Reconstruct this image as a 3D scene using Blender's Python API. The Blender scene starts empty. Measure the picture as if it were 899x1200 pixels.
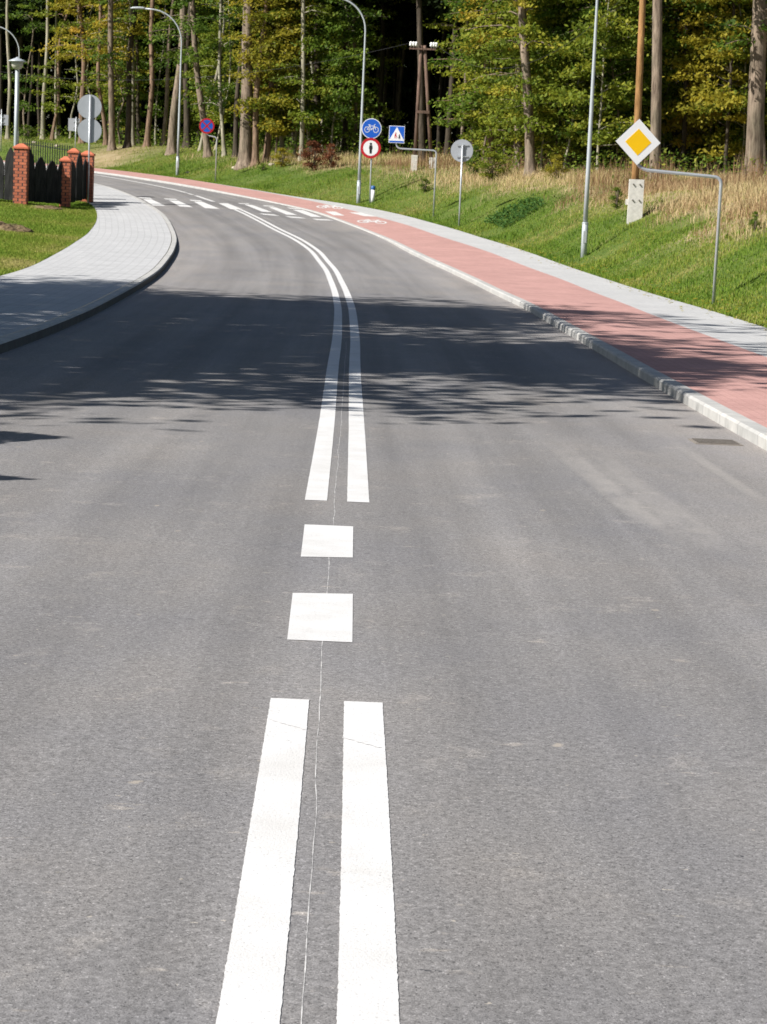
import bpy, math, random
import numpy as np
from mathutils import Vector, Matrix, Euler

rng = np.random.default_rng(7)
random.seed(7)
SC = bpy.context.scene
COL = SC.collection

# ------------------------------------------------------------------ camera model
F = 2800.; CX, CY = 449.5, 600.; TH = math.atan(400 / F); AR = math.radians(2.4); HC = 1.63
fv = np.array([0, math.cos(TH), -math.sin(TH)]); r0 = np.array([1, 0, 0.]); u0 = np.array([0, math.sin(TH), math.cos(TH)])
RV = math.cos(AR) * r0 + math.sin(AR) * u0; UV_ = -math.sin(AR) * r0 + math.cos(AR) * u0
def ray(px, py): return fv + (px - CX) / F * RV + (CY - py) / F * UV_
def at_y(px, py, Y):
    d = ray(px, py); t = Y / d[1]; return Vector((d[0] * t, Y, HC + d[2] * t))

# ------------------------------------------------------------------ terrain profile
PY = [-60, 0, 7.5, 13.7, 21, 25, 35, 50, 65, 75, 85, 93, 105, 125, 150, 200, 420]
PZ = [0, 0, 0, -.2, -.40, -.45, -.6, -.8, -.8, -.62, -.3, 0, .42, 1.0, 1.4, 2.0, 3]
GY = np.arange(-60, 421, 1.)
def smooth(a, s):
    n = int(s * 3) + 1; k = np.exp(-.5 * (np.arange(-n, n + 1) / s) ** 2); k /= k.sum()
    l = a[0] - (a[1:n + 1][::-1] - a[0]); r = a[-1] - (a[-n - 1:-1][::-1] - a[-1])
    return np.convolve(np.concatenate([l, a, r]), k, 'valid')
GZ = smooth(np.interp(GY, PY, PZ), 3.)
def RZ(y): return np.interp(y, GY, GZ)

def curve(pts, s=3.0):
    ys = [p[1] for p in pts]; xs = [p[0] for p in pts]
    a = smooth(np.interp(GY, ys, xs), s)
    return lambda y: np.interp(y, GY, a)
XC = curve([(-.02, -60), (-.02, -5), (-.096, 4.5), (-.159, 7.4), (-.26, 13), (-.34, 17.7), (-.39, 20.3), (-.5, 25.8), (-.56, 30.2), (-.78, 39.9), (-1.06, 48.1), (-1.5, 57.8), (-2.23, 68.6), (-3.08, 75.6), (-3.92, 79.8), (-4.61, 84.1), (-6.06, 91.8), (-7.55, 97), (-8.64, 101.7), (-9.97, 106.1), (-12.14, 112.2), (-15.05, 119.5), (-24, 135), (-36, 150), (-86, 200), (-300, 420)], 2.)
XLK = curve([(-4.3, -60), (-4.15, 20), (-4.11, 25.2), (-4.1, 28.3), (-4.2, 33.1), (-4.6, 42.9), (-5.04, 52.1), (-5.71, 62.3), (-6.25, 69.1), (-6.68, 73.7), (-7.11, 77.3), (-7.66, 81.8), (-8.23, 85.8), (-8.94, 89.6), (-10, 94.8), (-11.06, 99.5), (-12.3, 103.9), (-15.2, 111), (-18.6, 118), (-28, 133), (-40, 148), (-92, 200), (-306, 420)], 2.)
XLS = curve([(-7.1, -60), (-7.1, 30), (-7.3, 44.5), (-7.62, 50.5), (-8.38, 60.9), (-9.09, 70.5), (-9.86, 79.5), (-10.47, 84.6), (-11.2, 89.2), (-12.6, 95), (-14.2, 100), (-17.6, 110), (-21, 118), (-31, 133), (-43, 148), (-95, 200), (-309, 420)], 2.)
XRK = curve([(2.9, -60), (2.85, 10), (2.81, 17.6), (2.79, 20.7), (2.72, 24.3), (2.64, 28.4), (2.58, 32.3), (2.34, 43.4), (1.88, 52.7), (1.24, 61.6), (.8, 66.3), (.28, 71.1), (-.05, 74.9), (-.52, 78.3), (-1.06, 81.5), (-1.64, 84.7), (-2.25, 87.6), (-2.94, 91.1), (-3.6, 93.5), (-4.8, 96.8), (-6.03, 100), (-7.2, 102.8), (-8.82, 106.9), (-10.44, 111.2), (-13.9, 119), (-22, 134), (-34, 150), (-84, 200), (-298, 420)], 2.)
XRR = curve([(4.75, -60), (4.7, 20), (4.57, 28.9), (4.5, 32), (4.35, 40), (4.3, 46), (3.98, 55.2), (3.25, 66), (2.4, 74), (.49, 85.4), (-.06, 87.5), (-.61, 89.5), (-1.21, 91.7), (-1.84, 94), (-2.54, 96.7), (-3.6, 99.8), (-5.33, 104), (-7.14, 108.3), (-8.43, 112), (-10.4, 117), (-18.5, 133), (-30, 149), (-80, 200), (-294, 420)], 2.)
_XW = curve([(6.0, -60), (5.95, 25), (5.8, 36.3), (5.76, 40.4), (5.66, 45.4), (5.42, 50.7), (5.11, 56.2), (4.6, 64.7), (3.69, 74.7), (2.27, 83.3), (.51, 91), (-.18, 93.4), (-1.04, 96), (-1.7, 97.9), (-2.6, 99.5), (-3.7, 101), (-5.2, 104), (-8.4, 112), (-10.4, 117), (-18.5, 133), (-30, 149), (-80, 200), (-294, 420)], 2.)
def XRW(y): return np.maximum(_XW(y), XRR(y) + .02)
KR = .10
def kerb_l(y): return np.interp(y, [-60, 66, 73, 100, 108, 420], [.12, .12, .05, .03, .10, .10])
def kerb_r(y): return np.interp(y, [-60, 70, 80, 97, 106, 420], [.10, .10, .035, .03, .08, .08])

def plateau(y): return np.interp(y, [-60, 20, 60, 80, 95, 150, 200, 420], [1.5, 1.5, 1.6, 1.75, 1.95, 2.75, 3.0, 4.0])
def noise2(x, y, s, seed=0):
    a = x / s + seed * 13.7; b = y / s + seed * 7.3
    return (np.sin(a * 1.3 + 1.7 * np.sin(b * .9)) + np.sin(b * 1.1 + 1.3 * np.sin(a * .8 + 2)) + np.sin((a + b) * .7)) / 3
def ecos(y):
    s = XRW(y + 1) - XRW(y - 1); return 1 / np.sqrt(1 + (s / 2) ** 2)
def height(x, y):
    """terrain height: road, pavements, left lawn, right bank and forest floor"""
    x = np.asarray(x, float); y = np.asarray(y, float)
    r = RZ(y); e = XRW(y)
    d = np.maximum((x - e) * ecos(y), 0)
    s = np.interp(d, [0, .4, 1, 2, 3, 4.5, 7, 12], [0, .02, .13, .40, .62, .84, 1, 1])
    right = r + kerb_r(y) - .02 + (plateau(y) - r - .08) * s + noise2(x, y, 2.2, 1) * .06 * np.clip(d / 1.5, 0, 1) + noise2(x, y, .7, 2) * .03 * np.clip(d / 1.5, 0, 1)
    l = np.maximum(XLS(y) - x, 0)
    left = r + kerb_l(y) - .02 + np.interp(l, [0, 1, 3, 10, 40], [0, .06, .22, .4, .5]) + noise2(x, y, 1.5, 3) * .04 * np.clip(l, 0, 1)
    base = np.where(x < XLK(y), r + kerb_l(y), np.where(x > XRK(y), r + kerb_r(y), r))
    return np.where(x > e, right, np.where(x < XLS(y), left, base))
def hit(px, py, off=0., tmax=230, road=False):
    d = ray(px, py); t = np.arange(3, tmax, .04); X = d[0] * t; Y = d[1] * t; Z = HC + d[2] * t
    h = (RZ(Y) if road else height(X, Y)) + off
    b = np.where(Z < h)[0]
    if len(b) == 0:
        q = at_y(px, py, 150.); return Vector((q.x, 150., float(height(q.x, 150.))))
    k = b[0]; return Vector((X[k], Y[k], h[k]))
def on_ground(x, y): return Vector((x, y, float(height(x, y))))

# ------------------------------------------------------------------ materials
def newmat(name):
    m = bpy.data.materials.new(name); m.use_nodes = True
    nt = m.node_tree; b = nt.nodes['Principled BSDF']; return m, nt, b
def N(nt, t, **kw):
    n = nt.nodes.new(t)
    for k, v in kw.items():
        if k in n.inputs.keys() if isinstance(k, str) else False: n.inputs[k].default_value = v
        else: setattr(n, k, v)
    return n
def ramp(nt, stops, src):
    r = nt.nodes.new('ShaderNodeValToRGB'); e = r.color_ramp.elements
    while len(e) < len(stops): e.new(.5)
    for el, (p, c) in zip(e, stops):
        el.position = p; el.color = (*c, 1) if len(c) == 3 else c
    nt.links.new(src, r.inputs[0]); return r.outputs[0]
def g3(v): return (v, v, v)
def noise(nt, scale, detail=3, rough=.55, vec=None, dims='3D'):
    n = nt.nodes.new('ShaderNodeTexNoise'); n.inputs['Scale'].default_value = scale; n.inputs['Detail'].default_value = detail; n.inputs['Roughness'].default_value = rough
    if vec is not None: nt.links.new(vec, n.inputs['Vector'])
    return n.outputs[0]
def mapping(nt, src, scale, rot=(0, 0, 0)):
    m = nt.nodes.new('ShaderNodeMapping'); m.inputs['Scale'].default_value = scale; m.inputs['Rotation'].default_value = rot; nt.links.new(src, m.inputs[0]); return m.outputs[0]
def mixc(nt, mode, fac, a, b):
    m = nt.nodes.new('ShaderNodeMix'); m.data_type = 'RGBA'; m.blend_type = mode
    for s, v in ((m.inputs[0], fac), (m.inputs[6], a), (m.inputs[7], b)):
        if isinstance(v, (int, float)): s.default_value = v
        elif isinstance(v, tuple): s.default_value = (*v, 1)
        else: nt.links.new(v, s)
    return m.outputs[2]
def bump(nt, b, src, strength=.3, dist=.01):
    n = nt.nodes.new('ShaderNodeBump'); n.inputs['Strength'].default_value = strength; n.inputs['Distance'].default_value = dist
    nt.links.new(src, n.inputs['Height']); nt.links.new(n.outputs[0], b.inputs['Normal'])
def pos(nt): return nt.nodes.new('ShaderNodeNewGeometry').outputs['Position']
def uvn(nt): return nt.nodes.new('ShaderNodeTexCoord').outputs['UV']
def objc(nt): return nt.nodes.new('ShaderNodeTexCoord').outputs['Object']

def simple(name, col, rough=.5, metal=0., var=.12, scale=6., bmp=0.):
    m, nt, b = newmat(name)
    n = noise(nt, scale, 4, .6, objc(nt))
    c = ramp(nt, [(.25, tuple(x * (1 - var) for x in col)), (.75, tuple(min(1, x * (1 + var)) for x in col))], n)
    nt.links.new(c, b.inputs['Base Color']); b.inputs['Roughness'].default_value = rough; b.inputs['Metallic'].default_value = metal
    if bmp: bump(nt, b, n, bmp, .01)
    return m

def _rh(px, py):
    q = hit(px, py, 0, road=True); return q.x, q.y
TRACKS = [(*_rh(622, 497), *_rh(775, 625), .10, .55), (*_rh(655, 500), *_rh(840, 650), .18, .5), (*_rh(770, 505), *_rh(899, 590), .06, .5)]
def m_asphalt():
    m, nt, b = newmat('asphalt')
    P = pos(nt); U = uvn(nt)
    big = noise(nt, .55, 5, .6, mapping(nt, P, (1, .45, 1)))
    c = ramp(nt, [(.3, (.178, .172, .172)), (.7, (.222, .212, .207))], big)
    streak = noise(nt, 1.0, 4, .6, mapping(nt, U, (.035, 1.9, 1)))
    c = mixc(nt, 'MULTIPLY', 1., c, ramp(nt, [(.32, g3(.80)), (.66, g3(1.14))], streak))
    # dusty edges along both kerbs (v = metres from the centre line)
    sep = nt.nodes.new('ShaderNodeSeparateXYZ'); nt.links.new(U, sep.inputs[0])
    mr = nt.nodes.new('ShaderNodeMapRange'); nt.links.new(sep.outputs[1], mr.inputs[0]); mr.inputs[1].default_value = -4.6; mr.inputs[2].default_value = 4.6
    edge = ramp(nt, [(0, g3(.6)), (.12, g3(.35)), (.3, g3(0.02)), (.66, g3(0.)), (.76, g3(.28)), (.83, g3(.55)), (1, g3(.6))], mr.outputs[0])
    e2 = mixc(nt, 'MULTIPLY', 1., edge, ramp(nt, [(.3, g3(.25)), (.7, g3(1))], noise(nt, .9, 4, .6, mapping(nt, U, (.2, 1.2, 1)))))
    c = mixc(nt, 'MIX', e2, c, (.37, .335, .31))
    # scattered dust scuffs
    sc = noise(nt, 2.6, 6, .72, mapping(nt, P, (1, .8, 1)))
    c = mixc(nt, 'MIX', ramp(nt, [(.58, g3(0)), (.72, g3(.45))], sc), c, (.36, .33, .30))
    hv = noise(nt, .75, 4, .6, mapping(nt, P, (1.3, .7, 1)))
    c = mixc(nt, 'MULTIPLY', 1., c, ramp(nt, [(.32, (.93, .94, .97)), (.5, (1, 1, 1)), (.68, (1.06, 1.04, 1.015))], hv))
    s2 = noise(nt, 7, 5, .7, mapping(nt, P, (.55, 1.3, 1)))
    c = mixc(nt, 'MIX', ramp(nt, [(.645, g3(0)), (.70, g3(.55))], s2), c, (.37, .335, .30))
    # aggregate
    ag = noise(nt, 210, 3, .75, P)
    c = mixc(nt, 'MULTIPLY', 1., c, ramp(nt, [(.30, g3(.62)), (.5, g3(1.0)), (.72, g3(1.35))], ag))
    va = nt.nodes.new('ShaderNodeTexVoronoi'); va.inputs['Scale'].default_value = 225; nt.links.new(mapping(nt, P, (1, .8, 1)), va.inputs['Vector'])
    ha = nt.nodes.new('ShaderNodeSeparateColor'); nt.links.new(va.outputs['Color'], ha.inputs[0])
    c = mixc(nt, 'MULTIPLY', 1., c, ramp(nt, [(0, g3(.50)), (.07, g3(.72)), (.16, g3(.95)), (.6, g3(1.0)), (.93, g3(1.07)), (.97, g3(1.32)), (1, g3(1.6))], ha.outputs[0]))
    ag2 = noise(nt, 55, 2, .6, P)
    c = mixc(nt, 'MULTIPLY', 1., c, ramp(nt, [(.30, g3(.78)), (.7, g3(1.22))], ag2))
    v = nt.nodes.new('ShaderNodeTexVoronoi'); v.inputs['Scale'].default_value = 22; wp = nt.nodes.new('ShaderNodeVectorMath'); wp.operation = 'MULTIPLY_ADD'; nw = nt.nodes.new('ShaderNodeTexNoise'); nw.inputs['Scale'].default_value = 60; nt.links.new(P, nw.inputs['Vector']); nt.links.new(nw.outputs['Color'], wp.inputs[0]); wp.inputs[1].default_value = (.05, .03, 0); nt.links.new(mapping(nt, P, (.8, 1.3, 1)), wp.inputs[2]); nt.links.new(wp.outputs[0], v.inputs['Vector'])
    hue = nt.nodes.new('ShaderNodeSeparateColor'); nt.links.new(v.outputs['Color'], hue.inputs[0])
    spk = ramp(nt, [(.0, g3(1)), (.1, g3(.9)), (.15, g3(0))], v.outputs['Distance'])
    rare = ramp(nt, [(.91, g3(0)), (.95, g3(.7))], hue.outputs[0])
    c = mixc(nt, 'MIX', mixc(nt, 'MULTIPLY', 1., spk, rare), c, (.5, .45, .38))
    dk = ramp(nt, [(.04, g3(1)), (.07, g3(0))], hue.outputs[1])
    c = mixc(nt, 'MIX', mixc(nt, 'MULTIPLY', 1., spk, dk), c, (.05, .05, .055))
    v2 = nt.nodes.new('ShaderNodeTexVoronoi'); v2.inputs['Scale'].default_value = 3.4; nt.links.new(mapping(nt, P, (1, .7, 1)), v2.inputs['Vector'])
    h2 = nt.nodes.new('ShaderNodeSeparateColor'); nt.links.new(v2.outputs['Color'], h2.inputs[0])
    wob = noise(nt, 30, 3, .7, P)
    ad = nt.nodes.new('ShaderNodeMath'); ad.operation = 'MULTIPLY_ADD'; nt.links.new(wob, ad.inputs[0]); ad.inputs[1].default_value = .16; nt.links.new(v2.outputs['Distance'], ad.inputs[2])
    big2 = ramp(nt, [(.0, g3(1)), (.115, g3(.8)), (.15, g3(0))], ad.outputs[0])
    c = mixc(nt, 'MIX', mixc(nt, 'MULTIPLY', 1., big2, ramp(nt, [(.62, g3(0)), (.66, g3(.75))], h2.outputs[0])), c, (.40, .35, .29))
    c = mixc(nt, 'MIX', mixc(nt, 'MULTIPLY', 1., big2, ramp(nt, [(.86, g3(0)), (.9, g3(.8))], h2.outputs[1])), c, (.07, .065, .06))
    # two dusty tyre tracks pulling in from the kerb side
    sp = nt.nodes.new('ShaderNodeSeparateXYZ'); nt.links.new(P, sp.inputs[0])
    def mth(op, a, b_=None):
        n_ = nt.nodes.new('ShaderNodeMath'); n_.operation = op
        for q_, v_ in ((0, a), (1, b_)):
            if v_ is None: continue
            if isinstance(v_, (int, float)): n_.inputs[q_].default_value = v_
            else: nt.links.new(v_, n_.inputs[q_])
        return n_.outputs[0]
    for (x0, y0, x1, y1, hw, amt) in TRACKS:
        k_ = (x1 - x0) / (y1 - y0)
        dx = mth('ABSOLUTE', mth('SUBTRACT', mth('SUBTRACT', sp.outputs[0], x0), mth('MULTIPLY', mth('SUBTRACT', sp.outputs[1], y0), k_)))
        m1 = ramp(nt, [(0, g3(1)), (.6, g3(.8)), (1, g3(0))], mth('DIVIDE', dx, hw))
        m2_ = ramp(nt, [(0, g3(0)), (.12, g3(1)), (.45, g3(.8)), (1, g3(0))], mth('DIVIDE', mth('SUBTRACT', sp.outputs[1], y1), y0 - y1 + .01))
        m3 = ramp(nt, [(.35, g3(.25)), (.62, g3(1))], noise(nt, 5, 5, .7, mapping(nt, P, (1, .25, 1))))
        mm = mixc(nt, 'MULTIPLY', 1., mixc(nt, 'MULTIPLY', 1., m1, m2_), mixc(nt, 'MULTIPLY', 1., m3, (amt, amt, amt)))
        c = mixc(nt, 'MIX', mm, c, (.37, .345, .32))
    nt.links.new(c, b.inputs['Base Color']); b.inputs['Roughness'].default_value = .82; b.inputs['Specular IOR Level'].default_value = .25
    bump(nt, b, ag, .5, .006); return m
def m_paint():
    m, nt, b = newmat('road_paint'); P = pos(nt)
    n = noise(nt, 130, 3, .7, P); w = noise(nt, 3, 5, .65, P)
    c = ramp(nt, [(.30, (.33, .325, .32)), (.38, (.60, .594, .59)), (.8, (.66, .654, .65))], n)
    c = mixc(nt, 'MULTIPLY', 1., c, ramp(nt, [(.3, (.87, .86, .84)), (.6, g3(1))], w))
    nt.links.new(c, b.inputs['Base Color']); b.inputs['Roughness'].default_value = .7; bump(nt, b, n, .5, .004); return m
def m_pavers(name, c1, c2, mort, sx, sy, msize=.05, var=.1, bstr=.4):
    m, nt, b = newmat(name); U = uvn(nt)
    br = nt.nodes.new('ShaderNodeTexBrick'); nt.links.new(mapping(nt, U, (sx, sy, 1)), br.inputs[0])
    br.inputs['Color1'].default_value = (*c1, 1); br.inputs['Color2'].default_value = (*c2, 1); br.inputs['Mortar'].default_value = (*mort, 1)
    br.inputs['Scale'].default_value = 1; br.inputs['Mortar Size'].default_value = msize; br.inputs['Brick Width'].default_value = 1; br.inputs['Row Height'].default_value = 1; br.inputs['Mortar Smooth'].default_value = .2
    n = noise(nt, 1.1, 5, .65, pos(nt)); f = noise(nt, 60, 3, .6, pos(nt))
    c = mixc(nt, 'MULTIPLY', 1., br.outputs['Color'], ramp(nt, [(.3, g3(1 - var)), (.7, g3(1 + var))], n))
    c = mixc(nt, 'MULTIPLY', 1., c, ramp(nt, [(.3, g3(.86)), (.7, g3(1.12))], f))
    nt.links.new(c, b.inputs['Base Color']); b.inputs['Roughness'].default_value = .85; b.inputs['Specular IOR Level'].default_value = .25
    inv = nt.nodes.new('ShaderNodeMath'); inv.operation = 'SUBTRACT'; inv.inputs[0].default_value = 1; nt.links.new(br.outputs['Fac'], inv.inputs[1])
    bump(nt, b, inv.outputs[0], bstr, .008); return m
def m_kerb():
    m, nt, b = newmat('kerb_concrete'); U = uvn(nt)
    br = nt.nodes.new('ShaderNodeTexBrick'); nt.links.new(mapping(nt, U, (1, .2, 1)), br.inputs[0]); br.offset = 0
    br.inputs['Color1'].default_value = (.44, .43, .41, 1); br.inputs['Color2'].default_value = (.39, .385, .37, 1); br.inputs['Mortar'].default_value = (.31, .305, .30, 1)
    br.inputs['Scale'].default_value = 1; br.inputs['Mortar Size'].default_value = .018; br.inputs['Brick Width'].default_value = 1; br.inputs['Row Height'].default_value = 1
    n = noise(nt, 5, 5, .65, pos(nt))
    c = mixc(nt, 'MULTIPLY', 1., br.outputs['Color'], ramp(nt, [(.3, g3(.78)), (.7, g3(1.1))], n))
    nt.links.new(c, b.inputs['Base Color']); b.inputs['Roughness'].default_value = .85; bump(nt, b, n, .3, .01); return m
def m_soil(name, stops, dry=None):
    m, nt, b = newmat(name); P = pos(nt)
    n = noise(nt, .8, 6, .7, P); n2 = noise(nt, 14, 4, .7, P)
    c = ramp(nt, stops, n)
    c = mixc(nt, 'MULTIPLY', 1., c, ramp(nt, [(.25, g3(.55)), (.7, g3(1.25))], n2))
    nt.links.new(c, b.inputs['Base Color']); b.inputs['Roughness'].default_value = 1; b.inputs['Specular IOR Level'].default_value = .1
    bump(nt, b, n2, .8, .05); return m
def m_bank():
    """bank: green near the pavement, dry straw and soil higher up (attribute 'dry')"""
    m, nt, b = newmat('bank_ground'); P = pos(nt)
    at = nt.nodes.new('ShaderNodeAttribute'); at.attribute_name = 'dry'
    n2 = noise(nt, 14, 4, .7, P); n = noise(nt, 1.1, 6, .7, P)
    gcol = ramp(nt, [(.3, (.06, .10, .02)), (.55, (.10, .14, .03)), (.75, (.20, .17, .08))], n)
    dcol = ramp(nt, [(.3, (.15, .14, .05)), (.5, (.28, .22, .12)), (.72, (.38, .31, .2))], n)
    c = mixc(nt, 'MIX', at.outputs['Fac'], gcol, dcol)
    c = mixc(nt, 'MULTIPLY', 1., c, ramp(nt, [(.25, g3(.55)), (.7, g3(1.25))], n2))
    nt.links.new(c, b.inputs['Base Color']); b.inputs['Roughness'].default_value = 1; b.inputs['Specular IOR Level'].default_value = .1
    bump(nt, b, n2, .8, .05); return m
def m_leaf(name, stops, trans=.5):
    m, nt, b = newmat(name)
    at = nt.nodes.new('ShaderNodeAttribute'); at.attribute_name = 'tint'
    oi = nt.nodes.new('ShaderNodeObjectInfo')
    ma = nt.nodes.new('ShaderNodeMath'); ma.operation = 'MULTIPLY_ADD'; nt.links.new(oi.outputs['Random'], ma.inputs[0]); ma.inputs[1].default_value = .3; nt.links.new(at.outputs['Fac'], ma.inputs[2])
    mb = nt.nodes.new('ShaderNodeMath'); mb.operation = 'SUBTRACT'; nt.links.new(ma.outputs[0], mb.inputs[0]); mb.inputs[1].default_value = .15
    c = ramp(nt, stops, mb.outputs[0])
    nt.nodes.remove(b)
    d = nt.nodes.new('ShaderNodeBsdfDiffuse'); t = nt.nodes.new('ShaderNodeBsdfTranslucent'); mx = nt.nodes.new('ShaderNodeMixShader'); g = nt.nodes.new('ShaderNodeBsdfGlossy'); g.inputs['Roughness'].default_value = .7
    nt.links.new(c, d.inputs[0]); nt.links.new(c, t.inputs[0]); mx.inputs[0].default_value = trans
    nt.links.new(d.outputs[0], mx.inputs[1]); nt.links.new(t.outputs[0], mx.inputs[2])
    m2 = nt.nodes.new('ShaderNodeMixShader'); m2.inputs[0].default_value = .012
    nt.links.new(mx.outputs[0], m2.inputs[1]); nt.links.new(g.outputs[0], m2.inputs[2])
    nt.links.new(m2.outputs[0], nt.nodes['Material Output'].inputs[0]); return m
def m_bark(name, dark, light, sc=9):
    m, nt, b = newmat(name); O = objc(nt)
    n = noise(nt, sc, 6, .7, mapping(nt, O, (1, 1, .16))); n2 = noise(nt, 1.3, 4, .6, mapping(nt, O, (1, 1, .5)))
    c = ramp(nt, [(.32, dark), (.62, light)], n)
    c = mixc(nt, 'MULTIPLY', 1., c, ramp(nt, [(.3, (.62, .66, .58)), (.7, (1.2, 1.15, 1.08))], n2))
    nt.links.new(c, b.inputs['Base Color']); b.inputs['Roughness'].default_value = .95; b.inputs['Specular IOR Level'].default_value = .15
    bump(nt, b, n, .9, .03); return m
def m_brick():
    m, nt, b = newmat('fence_brick')
    U = uvn(nt)
    br = nt.nodes.new('ShaderNodeTexBrick'); nt.links.new(mapping(nt, U, (3.4, 9.5, 1)), br.inputs[0])
    br.inputs['Color1'].default_value = (.49, .15, .075, 1); br.inputs['Color2'].default_value = (.37, .105, .055, 1); br.inputs['Mortar'].default_value = (.07, .035, .03, 1)
    br.inputs['Scale'].default_value = 1; br.inputs['Mortar Size'].default_value = .09; br.inputs['Brick Width'].default_value = 1; br.inputs['Row Height'].default_value = 1
    n = noise(nt, 7, 4, .6, pos(nt)); c = mixc(nt, 'MULTIPLY', 1., br.outputs['Color'], ramp(nt, [(.3, g3(.8)), (.7, g3(1.15))], n))
    nt.links.new(c, b.inputs['Base Color']); b.inputs['Roughness'].default_value = .85; return m

M = dict(
    asphalt=m_asphalt(), paint=m_paint(), kerb=m_kerb(),
    kerbf=simple('tyre_blackened_concrete', (.075, .072, .07), .9, 0, .3, 5, .3),  # left kerb face: stained concrete with its shade put into the colour
    pave_l=m_pavers('grey_pavers', (.40, .40, .405), (.45, .45, .45), (.335, .335, .335), 5.0, 5.0, .045, .08),
    pave_r=m_pavers('pale_pavers', (.41, .41, .41), (.45, .445, .44), (.33, .33, .33), 5.0, 10.0, .04, .08, .2),
    red=m_pavers('red_pavers', (.41, .235, .212), (.45, .262, .235), (.345, .195, .172), 5.0, 10.0, .045, .12, .2),
    crack=simple('crack_grey', (.50, .49, .48), .9, var=.3, scale=30),
    seam=simple('joint_filler', (.47, .46, .45), .9, var=.5, scale=25),
    lawn=m_soil('lawn_ground', [(.3, (.08, .125, .022)), (.55, (.13, .18, .03)), (.75, (.22, .19, .08))]),
    bank=m_bank(),
    dirt=m_soil('dug_earth', [(.3, (.09, .06, .035)), (.5, (.22, .16, .09)), (.62, (.12, .16, .035))]),
    blade=m_leaf('grass_blades', [(0, (.08, .155, .015)), (.35, (.155, .25, .026)), (.68, (.25, .285, .045)), (1, (.42, .36, .14))], .35),
    straw=m_leaf('dry_grass_blades', [(0, (.24, .14, .075)), (.25, (.44, .32, .17)), (.6, (.60, .48, .27)), (.8, (.50, .44, .18)), (1, (.24, .27, .07))], .3),
    weed=m_leaf('weed_leaves', [(0, (.03, .085, .015)), (1, (.09, .18, .04))], .4),
    lgreen=m_leaf('green_leaves', [(0, (.04, .08, .011)), (.4, (.11, .185, .021)), (.75, (.21, .275, .034)), (1, (.33, .33, .045))]),
    lmid=m_leaf('yellow_green_leaves', [(0, (.075, .12, .013)), (.4, (.20, .25, .026)), (.75, (.33, .33, .038)), (1, (.46, .38, .05))]),
    lyel=m_leaf('autumn_yellow_leaves', [(0, (.13, .145, .015)), (.4, (.30, .27, .027)), (.8, (.44, .36, .04)), (1, (.48, .31, .04))]),
    lred=m_leaf('withered_brown_leaves', [(0, (.09, .03, .015)), (.5, (.20, .075, .035)), (1, (.30, .15, .07))], .25),
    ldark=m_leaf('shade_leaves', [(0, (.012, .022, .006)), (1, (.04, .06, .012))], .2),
    bark=m_bark('grey_brown_bark', (.075, .055, .045), (.30, .24, .195)),
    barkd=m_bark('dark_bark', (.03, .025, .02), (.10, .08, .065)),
    barkx=m_bark('moss_dark_bark', (.02, .018, .014), (.065, .052, .042)),  # bark colour darkened to stand in for shade inside the wood
    barkr=m_bark('reddish_bark', (.08, .05, .038), (.29, .20, .15)),
    barkp=m_bark('pale_bark', (.16, .145, .115), (.42, .39, .32), 6),
    polew=m_bark('orange_pole_wood', (.22, .115, .05), (.42, .24, .11), 14),
    pold=m_bark('old_pole_wood', (.07, .045, .04), (.21, .14, .115), 14),
    galv=simple('galvanised_steel', (.50, .52, .54), .42, .55, .1, 12),
    lampm=simple('pale_painted_steel', (.42, .455, .48), .4, .15, .06, 8),
    signback=simple('grey_sign_back', (.36, .38, .41), .5, .25, .06, 4),
    white=simple('white_reflective', (.80, .80, .82), .45, 0, .03, 3),
    blue=simple('sign_blue', (.008, .10, .52), .4, 0, .05, 3),
    redp=simple('sign_red', (.45, .012, .02), .4, 0, .05, 3),
    black=simple('sign_black', (.012, .012, .014), .5, 0, .1, 3),
    yellow=simple('sign_yellow', (.88, .52, .0), .45, 0, .04, 3),
    conc=simple('pale_concrete', (.56, .54, .50), .9, 0, .18, 9, .4),
    fence=m_bark('black_fence_board', (.008, .009, .011), (.035, .036, .038), 12),
    iron=simple('wrought_iron', (.03, .035, .03), .5, .3, .2, 8),
    brick=m_brick(), tile=simple('brick_cap', (.50, .14, .07), .8, 0, .15, 8),
    lampcap=simple('lantern_shade', (.45, .43, .38), .5, 0, .1, 5), porc=simple('white_porcelain', (.82, .82, .80), .2, 0, .03, 4),
    cable=simple('dark_cable', (.03, .03, .035), .6, 0, .1, 4), drain=simple('cast_iron', (.13, .115, .10), .85, .1, .25, 30),
    drainf=simple('rusty_frame', (.20, .175, .15), .9, 0, .25, 20),
    stone=simple('pale_stone', (.42, .36, .28), .95, 0, .2, 8, .5),
    bluecap=simple('blue_cap', (.02, .10, .30), .45, 0, .1, 4),
)

# ------------------------------------------------------------------ objects
def link(name, me, mat, parent=None):
    o = bpy.data.objects.new(name, me); COL.objects.link(o)
    mats = mat if isinstance(mat, (list, tuple)) else [mat]
    if len(me.materials) == 0:
        for m in mats: me.materials.append(m)
    if parent: o.parent = parent
    return o
def tag(o, label, cat, group=None, kind=None):
    o['label'] = label; o['category'] = cat
    if group: o['group'] = group
    if kind: o['kind'] = kind
    return o
def empty(name, loc, label, cat, group=None, rz=0.):
    o = bpy.data.objects.new(name, None); COL.objects.link(o); o.location = loc; o.rotation_euler = (0, 0, rz); o.empty_display_size = .2
    return tag(o, label, cat, group)

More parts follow.
